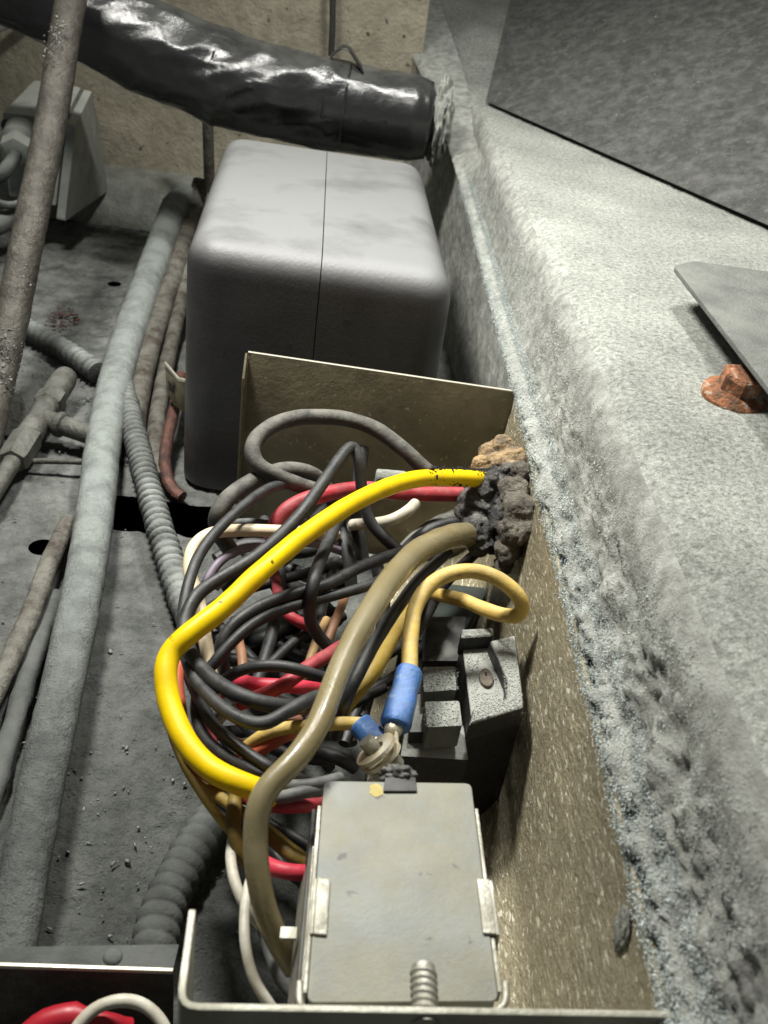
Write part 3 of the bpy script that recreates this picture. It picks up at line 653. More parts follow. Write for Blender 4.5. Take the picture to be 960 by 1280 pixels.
# ------------------------------------------------------------------ relay
def relay():
    z = 10.6
    fl, fr, br, bl = P(384, 1253, z), P(623, 1251, z), P(589, 979, z), P(405, 976, z)
    r = root('relay', 'square grey metal relay with clipped lid at the front of the tray', 'relay', Vector(((fl.x + fr.x) / 2, (fl.y + bl.y) / 2, .8)))
    dn = lambda p, h: Vector((p.x, p.y, p.z - h)); cen_ = (fl + fr + br + bl) / 4
    ins = lambda p, k: cen_ + (p - cen_) * k
    lid = round_poly([fl, fr, br, bl], .22)
    prism('lid', lid, (0, 0, -.16), M_relay, r, .03)
    hexa('body', [dn(ins(p, .985), .17) for p in (fl, fr, br, bl)], [dn(ins(p, .97), 6.2) for p in (fl, fr, br, bl)], M_relayside, r, .06)
    hexa('base', [dn(ins(p, 1.0), 6.25) for p in (fl, fr, br, bl)], [dn(ins(p, 1.0), 9.4) for p in (fl, fr, br, bl)], M_relaydark, r, .08)
    lu, ru = (bl - fl).normalized(), (br - fr).normalized()
    # frame rails along both long sides
    for p0, u, sx in ((fl, lu, -1), (fr, ru, 1)):
        a, b = p0 + u * .25, p0 + u * ((bl - fl).length - .9)
        o_ = Vector((sx * .02, 0, -.02))
        prism('rail', [a + o_, a + o_ + Vector((sx * .1, 0, 0)), b + o_ + Vector((sx * .1, 0, 0)), b + o_], (0, 0, -.45), M_tin, r, .025)
        # folded clip holding the lid
        t0, t1 = P(400, 1170, z), P(400, 1100, z)
        s0_, s1_ = (t0 - fl).dot(lu), (t1 - fl).dot(lu)
        a, b = p0 + u * s0_, p0 + u * s1_
        i_, e_ = (.36, -.02) if sx < 0 else (.2, .15)
        q = [a + Vector((sx * e_, 0, .10)), a + Vector((-sx * i_, 0, .10)), b + Vector((-sx * i_, 0, .10)), b + Vector((sx * e_, 0, .10))]
        prism('clip', q, (0, 0, -.095), M_tin, r, .035)
        q2 = [a + Vector((sx * (e_ + .09), 0, .07)), a + Vector((sx * e_, 0, .07)), b + Vector((sx * e_, 0, .07)), b + Vector((sx * (e_ + .09), 0, .07))]
        prism('clip', q2, (sx * .12, 0, -1.2), M_tin, r, .03)
        # curled foot
        f_ = p0 + Vector((sx * .14, -.05, -.1))
        tube('foot', spline([f_ + Vector((sx * .08, .55, .06)), f_ + Vector((sx * .05, .1, .05)), f_ + Vector((-sx * .1, -.12, 0)), f_ + Vector((-sx * .3, -.14, -.1))], .06), .10, M_tin, r, 10)
    # left side: dark terminal strip with tabs
    h = [p + Vector((-.14, 0, -.9)) for p in (fl + lu * .2, bl - lu * .3)]
    prism('side_strip', [h[0], h[1], h[1] + Vector((-.12, 0, 0)), h[0] + Vector((-.12, 0, 0))], (0, 0, -3.6), M_relaydark, r, .05)
    prism('side_plate', [h[0] + Vector((.03, .2, .45)), h[0] + lu * 4.6 + Vector((.03, 0, .45)), h[0] + lu * 4.2 + Vector((-.22, 0, -1.1)), h[0] + Vector((-.22, .1, -2.2))], (-.05, 0, 0), M_tin, r, .01)
    for t, dz in ((2.6, 1.5),):
        c = fl + lu * t + Vector((-.36, 0, -dz))
        prism('terminal', [c, c + lu * .35, c + lu * .35 + Vector((-.45, 0, -.05)), c + Vector((-.45, 0, -.05))], (0, 0, -.12), M_tin, r, .02)
    # black notch connector at the far edge, with caked dirt
    n0, n1, n2, n3 = P(479, 991, z), P(521, 991, z), P(519, 974, z), P(481, 974, z)
    up = Vector((0, 0, .09))
    prism('latch', [n0 + up, n1 + up, n2 + up, n3 + up], (0, 0, -.3), M_relaydark, r, .03)
    bm = bmesh.new(); bmesh.ops.create_icosphere(bm, subdivisions=4, radius=1); c = P(497, 970, z - .1)
    for v in bm.verts: k = v.co.copy(); v.co = c + Vector((k.x * .5, k.y * .3, k.z * .35)) * (1 + .4 * noise.turbulence(k * 2.2, 4, False))
    build_bm('dirt_clump', bm, M_relaydark, r, autosmooth=None)
    d0 = P(470, 988, z)
    ring = [d0 + Vector((math.cos(k * .524) * .2 * (1 + .25 * math.sin(3 * k)), math.sin(k * .524) * .26, .012)) for k in range(12)]
    prism('paint_dab', ring, (0, 0, -.02), M_paint, r, 0)
    return fl, fr, bl, br
RFL, RFR, RBL, RBR = relay()

def screw():
    a = PY(532, 1268, FL.y + (FR.y - FL.y) * .5 - .3); a = P(531, 1262, TZ - .42); b0 = P(529, 1208, TZ - .42)
    ax = (b0 - a); ln = ax.length; ax.normalize()
    r = root('screw', 'threaded screw poking through the tray front over the relay lid', 'screw', a)
    rr = .33; pitch = .175; n = int(ln / pitch * 24); vs = []; fs = []; seg = 24
    e1 = ax.cross(Vector((0, 0, 1))).normalized(); e2 = ax.cross(e1)
    rows = int((ln + .42) / .02)
    for i in range(rows):
        s = -.4 + i * .02
        for k in range(seg):
            an = 2 * math.pi * k / seg
            ph = (s / pitch + k / seg) % 1.0
            t = abs(ph - .5) * 2
            rad = rr - .05 * min(1, max(0, (t - .2) / .6))
            if s > ln - .12: rad = min(rad, rr - .05)
            vs.append(a + ax * s + e1 * math.cos(an) * rad + e2 * math.sin(an) * rad)
    for i in range(rows - 1):
        for k in range(seg):
            p, q = i * seg + k, i * seg + (k + 1) % seg; fs.append((p, q, q + seg, p + seg))
    fs.append(tuple(range((rows - 1) * seg, rows * seg)))
    build('thread', vs, fs, M_tin, r, True, 35)
screw()

# ------------------------------------------------------------------ plates and bolt on the ledge
def plates():
    a, b = P(607, 126, 17.75), P(985, 292, 17.75)
    c, d = PD(1010, -60, 100), PD(652, -60, 128)
    d = PD(648, -40, 106); b = a + (b - a) * 2.2; c = b + (d - a) * 2.4; d = a + (d - a) * 2.4
    n = (b - a).cross(d - a).normalized(); n = n if n.z > 0 else -n
    tag(prism('dark_plate', round_poly([a, b, c, d], .7), n * -.08, M_plate, None, .05), 'large dark dusty plate lying over the ledge at upper right', 'plate')
    ka = []
    for _ in range(3000):
        u, v = random.random() * .55, random.random() ** 1.4
        if noise.noise(Vector((u * 9, v * 9, 3))) + random.uniform(-.4, .4) > 0: ka.append(tuple(a + (b - a) * u + (d - a) * v + n * .02))
    tag(crumbs('plate_dust', np.array(ka), np.abs(rng.normal(0, .035, len(ka))) + .012, M_dustdark, 2.5), 'pale dust flecks stuck on the dark plate', 'dust')
    z = 19.3
    t = [P(842, 332, z), P(868, 326, z), P(1000, 345, z), P(1040, 420, z), P(1010, 548, z)]
    tag(prism('grey_plate', round_poly(t, .35), (0, 0, -.22), M_plate2, None, .05), 'small pointed grey plate raised above the rusty bolt', 'plate')
    c = P(918, 494, 17.5)
    r = root('rusty_bolt', 'rusty orange flanged hex bolt on the ledge under the pointed plate', 'bolt', c)
    ax = Vector((.05, -.12, 1)).normalized(); e1 = ax.cross(Vector((0, 1, .1))).normalized(); e2 = ax.cross(e1)
    def rev(name, prof, seg, ph=0, sm=30):
        vs = []; fs = []
        for h, rd in prof:
            for k in range(seg):
                an = 2 * math.pi * k / seg + ph; v = c + ax * h + (e1 * math.cos(an) + e2 * math.sin(an)) * rd
                vs.append(v + Vector((1, 1, 1)) * wob(v, 5, .05))
        for i in range(len(prof) - 1):
            for k in range(seg):
                p, q = i * seg + k, i * seg + (k + 1) % seg; fs.append((p, q, q + seg, p + seg))
        fs.append(tuple(range((len(prof) - 1) * seg, len(prof) * seg))); fs.append(tuple(range(seg))[::-1])
        build(name, vs, fs, M_rust, r, True, sm)
    rev('flange', [(-.3, 1.32), (.0, 1.34), (.1, 1.28), (.32, .95), (.35, .8)], 36)
    rev('hex_head', [(.3, .86), (.9, .86), (.98, .84), (1.05, .74)], 6, .35, 25)
plates()

# ------------------------------------------------------------------ burnt lump and terminal block
def lump(name, balls, mat_, parent, amp=.25, fr=1.6, vox=.10):
    bm = bmesh.new()
    for c, rad in balls:
        q = bmesh.ops.create_icosphere(bm, subdivisions=3, radius=1)
        for v in q['verts']: v.co = Vector(c) + Vector((v.co.x * rad[0], v.co.y * rad[1], v.co.z * rad[2]))
    o = build_bm(name, bm, mat_, parent, autosmooth=None)
    rm = o.modifiers.new('merge', 'REMESH'); rm.mode = 'VOXEL'; rm.voxel_size = vox * S; rm.use_smooth_shade = True
    for i, (nm, size, st) in enumerate((('a', 1.0, amp), ('b', .3, amp * .22))):
        tx = bpy.data.textures.new(name + nm, 'CLOUDS'); tx.noise_scale = size * S; tx.noise_depth = 4
        dm = o.modifiers.new('d' + nm, 'DISPLACE'); dm.texture = tx; dm.strength = st * S; dm.mid_level = .5; dm.texture_coords = 'GLOBAL'
    return o
def burnt():
    c = PD(612, 640, 47.5)
    r = root('burnt_terminal', 'charred melted terminal lump where the yellow cable meets the tray wall', 'terminal', c)
    g = lambda px, py, d, s: (PD(px, py, d), (s, s, s))
    lump('charred_mass', [g(606, 606, 45.4, .7), g(600, 628, 45.2, 1.0), g(616, 640, 45.2, 1.15), g(598, 654, 45, .95), g(626, 618, 45.2, .95), g(586, 640, 45, .6), g(604, 672, 45.2, .65), g(618, 596, 45.4, .65), g(630, 652, 44.6, .9), g(622, 674, 44.8, .75), g(634, 592, 45.2, .5), g(612, 600, 44.6, .55), g(606, 612, 44.5, .5), g(598, 664, 43.8, .62), g(602, 682, 44, .5), g(588, 658, 44.2, .4)], M_burnt, r, .75, vox=.07)
    lump('scorched_sleeve', [g(642, 614, 43.8, .7), g(648, 638, 43.1, .8), g(646, 664, 43, .8), g(638, 688, 43.4, .65), g(630, 706, 44, .5), g(624, 720, 44.4, .4), g(650, 590, 44.4, .5)], M_scorch, r, .7, vox=.07)
    lump('browned_top', [g(612, 566, 46.4, .5), g(628, 560, 46.2, .6), g(602, 582, 45.8, .45), g(644, 572, 45.6, .55), g(622, 580, 45.6, .62), g(638, 588, 45.4, .55)], M_amber, r, .6, vox=.07)
burnt()

def terminal_block():
    z = 7.6
    c = P(612, 850, z)
    r = root('terminal_block', 'black terminal block furred with dust against the tray wall', 'terminal block', Vector((c.x, c.y, .9)))
    pr = lambda nm, pts, zz, h, mt=M_block, bv=.08: prism(nm, [P(x, y, zz) for x, y in pts], (0, 0, -h), mt, r, bv, 3)
    pr('body', [(577, 800), (640, 800), (654, 892), (590, 905)], z - .5, 6)
    pr('end_wall', [(586, 905), (655, 884), (655, 866), (592, 884)], z + .25, 1.0, M_block, .16)
    pr('back_wall', [(576, 797), (618, 794), (616, 784), (577, 786)], z + .2, 1.0, M_block, .12)
    pr('side_wall', [(612, 800), (645, 792), (656, 880), (630, 884), (634, 850), (622, 822)], z + .15, .9, M_block, .18)
    # brown screw in its well
    cc = P(608, 846, z - .35); e = [cc + Vector((.28 * math.cos(k * math.pi / 10), .52 * math.sin(k * math.pi / 10), 0)) for k in range(20)]
    prism('screw', e, (0, 0, -.3), M_screwbrown, r, .06)
    prism('screw_slot', [cc + Vector((-.05, .05, .02)), cc + Vector((.02, .05, .02)), cc + Vector((.02, .25, .02)), cc + Vector((-.05, .25, .02))], (0, 0, -.03), M_pit, r, 0)
    k = []
    for pts, zz, n_ in (([(580, 805), (610, 803), (628, 880), (592, 884)], z - .48, 900), ([(589, 902), (653, 882), (653, 868), (594, 886)], z + .27, 500),
                        ([(578, 795), (616, 793), (615, 786), (578, 787)], z + .22, 320), ([(622, 800), (642, 795), (653, 876), (634, 880)], z + .17, 800)):
        for _ in range(n_):
            u, v = random.random(), random.random(); q0 = (1 - u) * pts[0][0] + u * pts[1][0], (1 - u) * pts[0][1] + u * pts[1][1]; q1 = (1 - u) * pts[3][0] + u * pts[2][0], (1 - u) * pts[3][1] + u * pts[2][1]
            x, y = q0[0] + (q1[0] - q0[0]) * v, q0[1] + (q1[1] - q0[1]) * v
            if zz < z and 598 < x < 619 and 826 < y < 866: continue
            k.append(tuple(P(x, y, zz)))
    crumbs('dust', np.array(k), rng.uniform(.01, .03, len(k)), M_dustc, 2, r)
    # two flat-topped fuse caps and their carrier
    r2 = root('fuse_carrier', 'black fuse carrier with two dusty square caps behind the relay', 'fuse carrier', P(552, 890, 1))
    prism('carrier', [P(508, 896, 6.0), P(580, 905, 6.0), P(586, 950, 6.0), P(500, 945, 6.0)][::-1], (0, 0, -4.8), M_block, r2, .1)
    for pts in ([(528, 834), (568, 833), (571, 862), (530, 865)], [(531, 877), (574, 876), (578, 907), (534, 909)]):
        prism('fuse_cap', round_poly([P(x, y, 7.4) for x, y in pts], .1), (0, 0, -1.1), M_cube, r2, .06)
    prism('dark_filler', [P(500, 800, 3.4), P(574, 800, 3.4), P(612, 735, 3.4), P(520, 725, 3.4)], (0, 0, -2.3), M_panelgreen, r2, .08)  # added dark block, keeps the gap behind the caps black
    prism('dark_filler', [P(528, 826, 5.2), P(574, 826, 5.2), P(584, 770, 5.2), P(534, 770, 5.2)], (0, 0, -2.6), M_relaydark, r2, .1)  # another added block, darkens the space under the pale loop
    prism('step', [P(516, 868, 6.6), P(534, 866, 6.6), P(536, 915, 6.6), P(512, 915, 6.6)], (0, 0, -3), M_block, r2, .06)
    prism('contact', [P(568, 940, 5), P(577, 940, 5), P(577, 947, 5), P(568, 947, 5)], (0, 0, -.5), M_tin, r2, .03)
    k = [tuple(P(random.uniform(529, 573), random.uniform(*random.choice(((834, 863), (877, 908)))), 7.43)) for _ in range(500)]
    crumbs('dust', np.array(k), rng.uniform(.012, .035, len(k)), M_dustc, 3, r2)
terminal_block()
tag(prism('green_panel', [P(315, 770, 3), P(375, 770, 3), P(378, 830, 3), P(312, 830, 3)], (0, 0, -1.8), M_panelgreen, None, .08), 'dark green panel deep behind the tangled wires', 'panel')
tag(prism('white_connector', [PD(470, 585, 48), PD(508, 588, 48), PD(512, 598, 48), PD(470, 600, 48)], (0, .6, -1.6), M_junction, None, .12), 'pale connector behind the yellow cable near the tray back', 'connector')

# ------------------------------------------------------------------ wires
def wire(name, label, mat_, wpx, pts, group=None, cat='wire', step=.16, seg=16, parent=None, refi=None):
    P3 = [P(x, y, z) for x, y, z in pts]
    path = spline(P3, step); dm = sum(depth(p) for p in P3) / len(P3); r = wpx * 1.05 / 2 * dm / FPX
    ph = random.random() * 50
    o = tube(name, path, r, mat_, parent, seg, True, lambda p, a, s: r * .05 * noise.noise(Vector(p) * 1.3 + Vector((ph, 0, 0))))
    if parent is None: tag(o, label, cat, group)
    return o
W = wire
YC = W('yellow_cable', 'bright yellow cable sweeping over the whole wire tangle', M_yellow, 25,
  [(604, 600, 10.5), (585, 598, 10.9), (555, 597, 11.2), (520, 599, 11.5), (481, 610, 11.7), (434, 633, 11.8), (382, 668, 11.7), (330, 711, 11.5), (278, 760, 11.1), (236, 793, 10.7), (214, 815, 10.3), (207, 840, 10), (211, 875, 9.6), (223, 910, 9.3), (242, 941, 9.1), (268, 964, 9), (299, 979, 8.9), (322, 987, 8.7), (338, 996, 8.2)], cat='cable', seg=20)
k_ = []
for _ in range(420):
    t = random.random() ** 1.6; c_ = P(604 - 70 * t, 600 - 2 * t, 10.5 + .8 * t); a_ = random.uniform(-1.2, 1.2)
    k_.append(tuple(c_ + Vector((random.gauss(0, .05), -math.sin(.7) * .0, 0)) + (Vector((0, -.35, .9)).normalized() * math.cos(a_) + Vector((0, .93, .36)) * math.sin(a_)) * .52))
crumbs('soot', np.array(k_), np.abs(rng.normal(0, .04, len(k_))) + .015, M_pit, 2.5, YC, .6)
def clear():
    pts = [(604, 673, 7.6), (585, 669, 8.8), (562, 671, 10.0), (523, 689, 11.2), (492, 720, 11.7), (461, 766, 12), (435, 813, 12), (416, 858, 11.9), (398, 905, 11.8), (371, 947, 11.6), (338, 980, 11.3), (323, 1010, 10.9), (319, 1052, 10.2), (324, 1103, 9.4), (336, 1150, 8.5), (355, 1190, 7.5), (368, 1209, 7.0)]
    P3 = [P(*p) for p in pts]; path = spline(P3, .16); r = 32 / 2 * 34.5 / FPX
    rt = root('clear_tube', 'thick olive translucent sleeved cable in front of the tangle', 'cable', P3[6])
    rs = lambda i, s_: 15.5 * depth(path[min(i, len(path) - 1)]) / FPX
    tube('sleeve', path, rs, M_clear, rt, 24, False, lambda p, a, s: r * .05 * noise.noise(Vector(p) * .9)).modifiers.new('thick', 'SOLIDIFY').thickness = .0009
    tube('core', path[:-2], lambda i, s_: rs(i, 0) * .62, M_core, rt, 14)
    e = path[-1]; t = (path[-1] - path[-5]).normalized()
    tube('conductor', spline([e - t * .5, e + t * .6, e + t * 1.6], .1), r * .5, M_tin, rt, 12, True, lambda p, a, s: .03 * math.sin(6 * a))
clear()
W('black_cable', 'thick dusty black cable looping in front of the tray back panel', M_blackd, 19, [(560, 606, 9.2), (533, 588, 10), (505, 562, 10.8), (471, 537, 11.4), (438, 525, 11.7), (408, 521, 11.8), (367, 523, 11.9), (332, 537, 11.8), (315, 560, 11.4), (323, 582, 10.9), (350, 597, 10.4), (382, 609, 9.8), (420, 620, 8.8)], cat='cable')
W('black_cable', 'dusty black cable with a rounded bend at the left of the tangle', M_blackd, 20, [(290, 690, 7), (272, 662, 8.6), (273, 640, 9.6), (288, 620, 10), (315, 602, 10.2), (352, 588, 10.2), (382, 590, 9.9), (402, 603, 9.2), (425, 640, 7.5)], cat='cable')
W('black_wire', 'long black wire curving down the far left side of the tangle', M_black, 14.5, [(420, 622, 8.6), (380, 606, 9.8), (340, 609, 10.3), (299, 637, 10.5), (257, 681, 10.3), (237, 725, 10), (229, 772, 9.6), (232, 818, 9.4), (245, 850, 9.6), (270, 878, 9.9), (299, 898, 10.1), (330, 905, 10.3), (361, 888, 10.4), (395, 871, 10.1), (430, 866, 9)])
W('black_wire', 'black wire peaking above the red wire and running beside the yellow cable', M_black, 16, [(500, 690, 8.2), (481, 673, 8.8), (460, 647, 9.5), (452, 610, 10.6), (449, 575, 11.7), (441, 558, 12.1), (430, 566, 12.1), (408, 597, 11.8), (377, 641, 11.3), (335, 684, 10.9), (299, 709, 10.7), (262, 731, 10.5), (242, 750, 10.3), (230, 782, 9.9), (236, 812, 9.7), (262, 846, 9.9), (304, 871, 10.2), (346, 882, 9.9), (390, 884, 8.8)])
W('black_wire', 'upper of two black wires bowed across the middle of the tangle', M_black, 15, [(505, 690, 8.4), (492, 693, 9), (450, 709, 9.6), (408, 731, 9.8), (372, 741, 9.8), (330, 756, 9.7), (296, 777, 9.4), (277, 803, 8.9), (278, 830, 8.2), (290, 870, 7.4)])
W('black_wire', 'lower of two black wires bowed across the middle of the tangle', M_black, 14, [(500, 712, 8.4), (460, 732, 9.2), (408, 747, 9.4), (356, 761, 9.5), (315, 781, 9.4), (289, 804, 9.1), (270, 826, 8.7), (252, 850, 8.2), (245, 890, 8), (258, 925, 8.2), (290, 950, 8.5), (330, 972, 8.4), (370, 985, 7.5)])
W('black_wire', 'black wire dropping steeply under the middle of the yellow cable', M_black, 15, [(432, 630, 9.6), (418, 660, 10), (401, 699, 10.3), (391, 730, 10.3), (387, 772, 9), (402, 800, 8), (421, 816, 7.4)])
W('black_wire', 'black vertical wire below the peak of the looping black wire', M_black, 17, [(453, 560, 10.4), (449, 600, 9.4), (447, 655, 8.2), (453, 700, 7)])
W('black_wire', 'second black vertical wire just left of the upright one', M_black, 15, [(424, 640, 8), (427, 665, 8), (436, 700, 7.6), (440, 740, 6.6)])
W('black_wire', 'black wire arched over the red wires in the lower tangle', M_black, 14, [(268, 862, 8), (290, 843, 8.9), (315, 834, 9.5), (346, 832, 9.8), (377, 838, 9.7), (410, 848, 9.2), (440, 850, 8.6)])
W('black_wire', 'black wire tight along the right side of the clear sleeved cable', M_black, 15, [(560, 690, 8.6), (536, 712, 9.4), (518, 731, 9.8), (492, 767, 10.2), (466, 808, 10.3), (446, 846, 10), (430, 880, 9.2), (420, 920, 7.5)])
W('black_wire', 'black wire crossing under the pale yellow loop', M_black, 14, [(610, 678, 6.5), (580, 705, 6.4), (552, 735, 6.2), (535, 765, 6.8), (515, 795, 6.8), (488, 815, 7), (455, 832, 7)])
W('black_wire', 'black wire falling to the lower left behind the yellow cable', M_black, 15, [(238, 800, 8.2), (235, 840, 8.2), (250, 875, 8.4), (266, 905, 8.6), (300, 935, 8.7), (340, 962, 8.6), (375, 975, 8), (410, 985, 7)])
W('yellow_cable', 'dirty yellow cable half hidden behind the clear sleeved cable', M_mustard, 19, [(530, 728, 7), (512, 760, 8), (492, 793, 8.6), (466, 840, 8.7), (440, 870, 8), (420, 900, 7)], cat='cable')
W('red_wire', 'red wire passing under the yellow cable toward the burnt terminal', M_red, 19, [(340, 700, 6.8), (342, 668, 8.4), (350, 645, 9.2), (370, 630, 9.6), (398, 620, 9.8), (450, 611, 9.7), (512, 617, 9.6), (578, 618, 9.4)])
W('white_wire', 'short white wire with a blunt end left of the burnt terminal', M_white, 14, [(519, 630, 9.6), (508, 640, 9.7), (492, 649, 9.6), (471, 654, 9.2), (440, 656, 8.4)])
W('cream_wire', 'cream wire turning down at the upper left of the tangle', M_cream, 16, [(420, 668, 8.3), (390, 666, 8.9), (351, 664, 9.3), (294, 663, 9.5), (260, 668, 9.5), (241, 686, 9.3), (237, 714, 9), (246, 742, 8.8), (252, 772, 8.6), (257, 803, 8.4), (262, 828, 8.1), (268, 870, 7.6)])
W('lilac_wire', 'thin lilac wire curving below the cream wire', M_lilac, 11, [(250, 745, 7.6), (262, 720, 8.2), (278, 699, 8.5), (304, 686, 8.6), (345, 680, 8.5), (393, 679, 8.4), (430, 690, 7.6)])
W('tan_wire', 'short tan wire showing between lilac wire and black wire', M_tan, 12, [(268, 735, 7.2), (286, 714, 7.8), (310, 702, 8), (345, 700, 7.6)])
W('red_wire', 'dark red wire running right into the clear sleeved cable', M_red, 17, [(300, 880, 7.8), (330, 868, 8.5), (356, 855, 9), (382, 836, 9.2), (411, 818, 9), (430, 806, 8.4)])
W('red_wire', 'pinkish red wire lying low in the middle tangle', M_pink, 17, [(272, 868, 7), (294, 852, 7.8), (325, 856, 8.2), (367, 858, 8.2), (400, 862, 7.6)])
W('red_wire', 'orange red wire above the lower yellow wire', M_orange, 16, [(295, 962, 6.4), (317, 942, 7.2), (341, 928, 7.8), (362, 917, 8.1), (395, 905, 7.6)])
W('salmon_wire', 'salmon wire hugging the inside of the yellow cable bend', M_orange, 14, [(226, 825, 8.3), (222, 850, 8.3), (226, 884, 8.2), (231, 925, 8.1), (243, 955, 8), (262, 972, 7.8), (300, 985, 7)])
W('mustard_wire', 'thin mustard wire outside the yellow cable at lower left', M_mustard, 11, [(209, 870, 7.8), (213, 910, 7.8), (231, 957, 7.8), (257, 999, 7.6), (283, 1033, 7.3), (305, 1058, 6.8)])
W('mustard_wire', 'mustard wire between yellow cable and thin outer wire', M_mustard, 15, [(240, 955, 7), (252, 975, 7.2), (278, 999, 7.2), (306, 1018, 7), (345, 1046, 6.4), (380, 1075, 5.8)])
W('ochre_wire', 'dark ochre wire dropping vertically left of the clear sleeved cable', M_ochre, 18, [(300, 975, 7.2), (294, 1000, 7.6), (291, 1030, 7.6), (298, 1058, 7.2), (315, 1085, 6.6)])
W('ochre_wire', 'ochre wire crossing behind the clear sleeved cable to the relay', M_ochre, 17, [(318, 1030, 6.6), (340, 1048, 6.8), (365, 1070, 6.8), (395, 1082, 6.6)])
W('red_wire', 'bright pink red wire running into the left side of the relay', M_pink, 19, [(305, 1062, 6.6), (335, 1082, 7.4), (361, 1090, 7.6), (392, 1091, 7.4)])
W('red_wire', 'red wire under the grey wires beside the relay', M_red, 16, [(300, 995, 7.4), (330, 1006, 7.8), (370, 1008, 8), (410, 1004, 7.8)])
W('grey_wire', 'upper of two grey wires running to the relay corner', M_greyw, 14, [(335, 975, 8.0), (365, 982, 8.6), (398, 979, 8.9), (425, 972, 8.6)])
W('grey_wire', 'lower of two grey wires running to the relay corner', M_greyw, 16, [(330, 1000, 7.8), (361, 995, 8.6), (398, 986, 8.7), (425, 990, 8.2)])
W('yellow_wire', 'yellow wire running flat into the lower blue crimp', M_pale, 16, [(300, 940, 6.8), (325, 922, 7.8), (351, 911, 8.4), (393, 907, 8.8), (429, 904, 8.9), (452, 905, 8.9)])
W('brown_wire', 'brown wire deep left of the lower yellow wire', M_salmon, 13, [(285, 925, 6), (312, 931, 6.6), (345, 912, 6.8), (375, 900, 6.6)])
W('white_wire', 'white wire looping out at lower left of the tangle', M_white, 13, [(302, 1010, 6.4), (291, 1046, 6.9), (289, 1082, 7.1), (299, 1118, 7), (312, 1142, 6.6), (335, 1165, 5.8)])
W('white_wire', 'white wire hanging down toward the tray front corner', M_white, 13, [(313, 1100, 7.6), (307, 1126, 7.9), (306, 1176, 7.8), (317, 1223, 7.3), (337, 1256, 6.8), (360, 1290, 6)])
W('grey_cable', 'thick grey cable behind the end of the clear sleeved cable', M_greyw, 24, [(330, 1150, 4.6), (345, 1200, 4.6), (365, 1235, 4.4), (400, 1270, 4)], cat='cable')
W('orange_wire', 'dull orange wire deep below the crossing black wires', M_salmon, 12, [(292, 775, 5.6), (300, 808, 6), (304, 838, 6), (300, 880, 5.4)])
W('orange_wire', 'dull orange wire left of the steep black wire', M_tan, 11, [(408, 775, 6.2), (396, 800, 6.6), (386, 830, 6.6), (375, 860, 6)])
W('orange_wire', 'thin brownish wire beside the clear sleeved cable', M_salmon, 11, [(432, 745, 6.6), (424, 765, 7), (414, 790, 7), (405, 820, 6.4)])
W('red_wire', 'dim red wire deep under the black bowed wires', M_red, 13, [(335, 690, 5.4), (345, 725, 5.8), (352, 760, 6), (375, 778, 5.8), (400, 790, 5)])
W('red_wire', 'small red wire at the inner left of the yellow cable', M_red, 12, [(255, 880, 6.6), (262, 905, 7), (268, 935, 7.2), (290, 960, 7)])
W('white_wire', 'thin white wire low in the middle tangle', M_white, 10, [(272, 905, 6.2), (290, 885, 6.8), (318, 878, 7.1), (345, 868, 7)])
W('grey_wire', 'thin grey wire deep under the cream wire', M_greyw, 9, [(285, 655, 7.8), (310, 652, 8.2), (345, 655, 8.2), (385, 650, 7.6)])
W('black_cable', 'dusty black cable deep between white wire and burnt terminal', M_blackd, 17, [(590, 640, 7.6), (555, 650, 7.8), (520, 672, 7.8), (495, 700, 7)], cat='cable')
W('black_cable', 'black cable just above the start of the clear sleeved cable', M_black, 15, [(592, 655, 8.4), (560, 655, 8.6), (528, 668, 8.4), (505, 690, 7.6)], cat='cable')
fill = [[(245, 770, 4), (300, 740, 4.5), (370, 720, 4.8), (450, 700, 4.6)], [(260, 900, 4), (310, 860, 4.6), (370, 800, 5), (430, 770, 5)], [(250, 830, 4), (300, 900, 4.6), (350, 940, 5), (410, 950, 5)],
        [(330, 650, 4.6), (350, 720, 5), (340, 790, 5), (320, 860, 4.6)], [(420, 700, 4.6), (400, 780, 5), (420, 860, 5), (440, 930, 4.6)], [(470, 700, 5), (480, 760, 5.2), (470, 830, 5.2), (450, 900, 5)],
        [(280, 960, 4), (330, 1030, 4.6), (350, 1080, 4.6), (390, 1110, 4.4)], [(270, 700, 4.6), (310, 680, 5), (380, 690, 5), (440, 660, 5.2)], [(430, 930, 5), (455, 870, 5.4), (500, 840, 5), (560, 770, 2.4)],
        [(350, 870, 5), (400, 890, 5.4), (440, 880, 5.6), (480, 860, 5.4)], [(340, 900, 4.6), (380, 935, 5.2), (420, 945, 5.6), (445, 960, 5.2)]]
for k_ in range(16):
    x0, y0 = random.uniform(250, 330), random.uniform(680, 1000); a_ = random.uniform(-.9, .9); ln = random.uniform(90, 170)
    fill.append([(x0 + ln * t * math.cos(a_), y0 + ln * t * math.sin(a_) + 18 * math.sin(3 * t + k_), 2.6 + random.uniform(0, 1.6)) for t in (0, .35, .7, 1)])
for f_ in fill:  # filler wires, added to darken the open gaps in the tangle
    W('black_wire', 'added dark filler wire beneath the tangle', M_black, random.choice((13, 15, 17)), f_, group='dark wires at the bottom of the tangle', seg=10, step=.3)  # every black_wire built here is added filler, whatever its group says

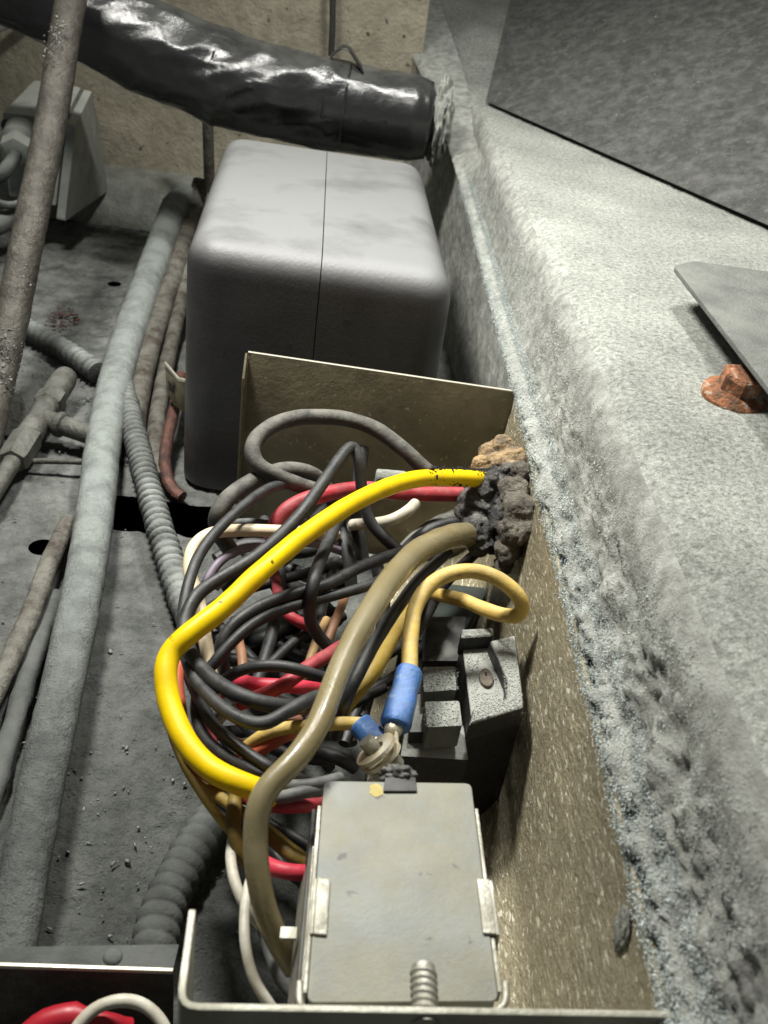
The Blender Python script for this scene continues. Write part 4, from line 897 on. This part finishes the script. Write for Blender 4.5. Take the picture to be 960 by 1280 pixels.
# pale yellow loop, blue crimps and ring lugs
W('pale_yellow_wire', 'pale yellow wire making an open loop above the blue crimp', M_pale, 18, [(512, 840, 9.8), (513, 797, 10.1), (520, 757, 10.4), (539, 730, 10.7), (566, 716, 10.9), (596, 714, 10.9), (624, 724, 10.7), (646, 742, 10.3), (654, 758, 9.8), (647, 770, 9.3), (628, 769, 8.9), (604, 761, 8.5), (583, 752, 8.2), (562, 746, 7.6), (540, 745, 6.6), (520, 760, 5.2)], seg=18)
def crimp(label, a, b, wpx, ringdir, lug):
    a, b = P(*a), P(*b); r = root('ring_terminal', label, 'ring terminal', b)
    u = wpx / 2 * depth(a) / FPX; prof = [(0, .84), (.03, .93), (.1, .95), (.4, .9), (.55, 1.0), (.8, 1.02), (.96, 1.05), (1, .97)]
    pts = [a.lerp(b, t) for t, _ in prof]
    v, f = tube_data(pts, lambda i, s: prof[i][1] * u, 22, True, lambda p, an, s: .04 * noise.noise(Vector(p) * 2.4) - .15 * max(0, math.cos(an * 2)) * math.exp(-((s / (b - a).length - .45) / .2) ** 2))
    build('sleeve', v, f, M_blue, r, True, 50)
    ax = (b - a).normalized()
    for k in range(7):
        o_ = Vector((random.uniform(-1, 1), random.uniform(-1, 1), random.uniform(-.5, 1))) * u * .3
        tube('strand', [b + o_ - ax * .1, b + o_ * 1.1 + ax * .25, b + o_ * 1.2 + ax * .5], .05, M_copperw, r, 8)
    # barrel neck and ring seen nearly edge on
    n0 = b - ax * .15; c = P(*lug); side = ax.cross(ringdir).normalized(); d_ = (c - n0).normalized()
    tube('barrel', [n0, n0 + d_ * .35, n0 + d_ * .6], lambda i, s: u * (.62, .6, .4)[i], M_brass, r, 16, False).modifiers.new('t', 'SOLIDIFY').thickness = .0008
    nrm = Vector(ringdir).normalized(); e1 = (d_ - nrm * d_.dot(nrm)).normalized(); e2 = nrm.cross(e1)
    vs = []; fs = []; n = 36; ro, ri, th = .74, .34, .075
    for k in range(n):
        q = 2 * math.pi * k / n; dd = e1 * math.cos(q) + e2 * math.sin(q)
        vs += [c + dd * ro + nrm * th, c + dd * ri + nrm * th, c + dd * ri - nrm * th, c + dd * ro - nrm * th]
    for k in range(n):
        for j in range(4):
            p, q = 4 * k + j, 4 * k + (j + 1) % 4; w_ = (4 * (k + 1)) % (4 * n)
            fs.append((p, q, w_ + (j + 1) % 4, w_ + j))
    build('ring', vs, fs, M_brass, r, True, 40)
    m0, m1 = n0 + d_ * .45, c - e1 * .6
    prism('neck', [m0 + e2 * .3 + nrm * th * .8, m0 - e2 * .3 + nrm * th * .8, m1 - e2 * .4 + nrm * th * .8, m1 + e2 * .4 + nrm * th * .8], nrm * -th * 1.6, M_brass, r, .03)
    return r
nd = (RIGHT * -.60 + DOWN * -.78 - FWD * .18)
crimp('upper blue crimp with ring lug on the pale yellow wire', (512, 838, 9.9), (494, 908, 9.3), 37, nd, (477, 946, 9.0))
crimp('lower blue crimp with ring lug partly behind the other crimp', (449, 904, 8.9), (474, 930, 8.7), 34, nd, (470, 938, 9.3))
def stud():
    a = P(474, 962, 8.4); r = root('relay_stud', 'threaded stud with nut holding the two ring lugs', 'stud', a)
    d = Vector(nd).normalized(); c = P(474, 946, 9.0)
    tube('stud', [c - d * 1.1, c, c + d * .75], .28, M_tin, r, 14)
    v, f = tube_data([c - d * .75, c - d * .7, c - d * .3, c - d * .25], lambda i, s: (.5, .58, .58, .5)[i], 6); build('nut', v, f, M_tin, r, True, 25)
stud()
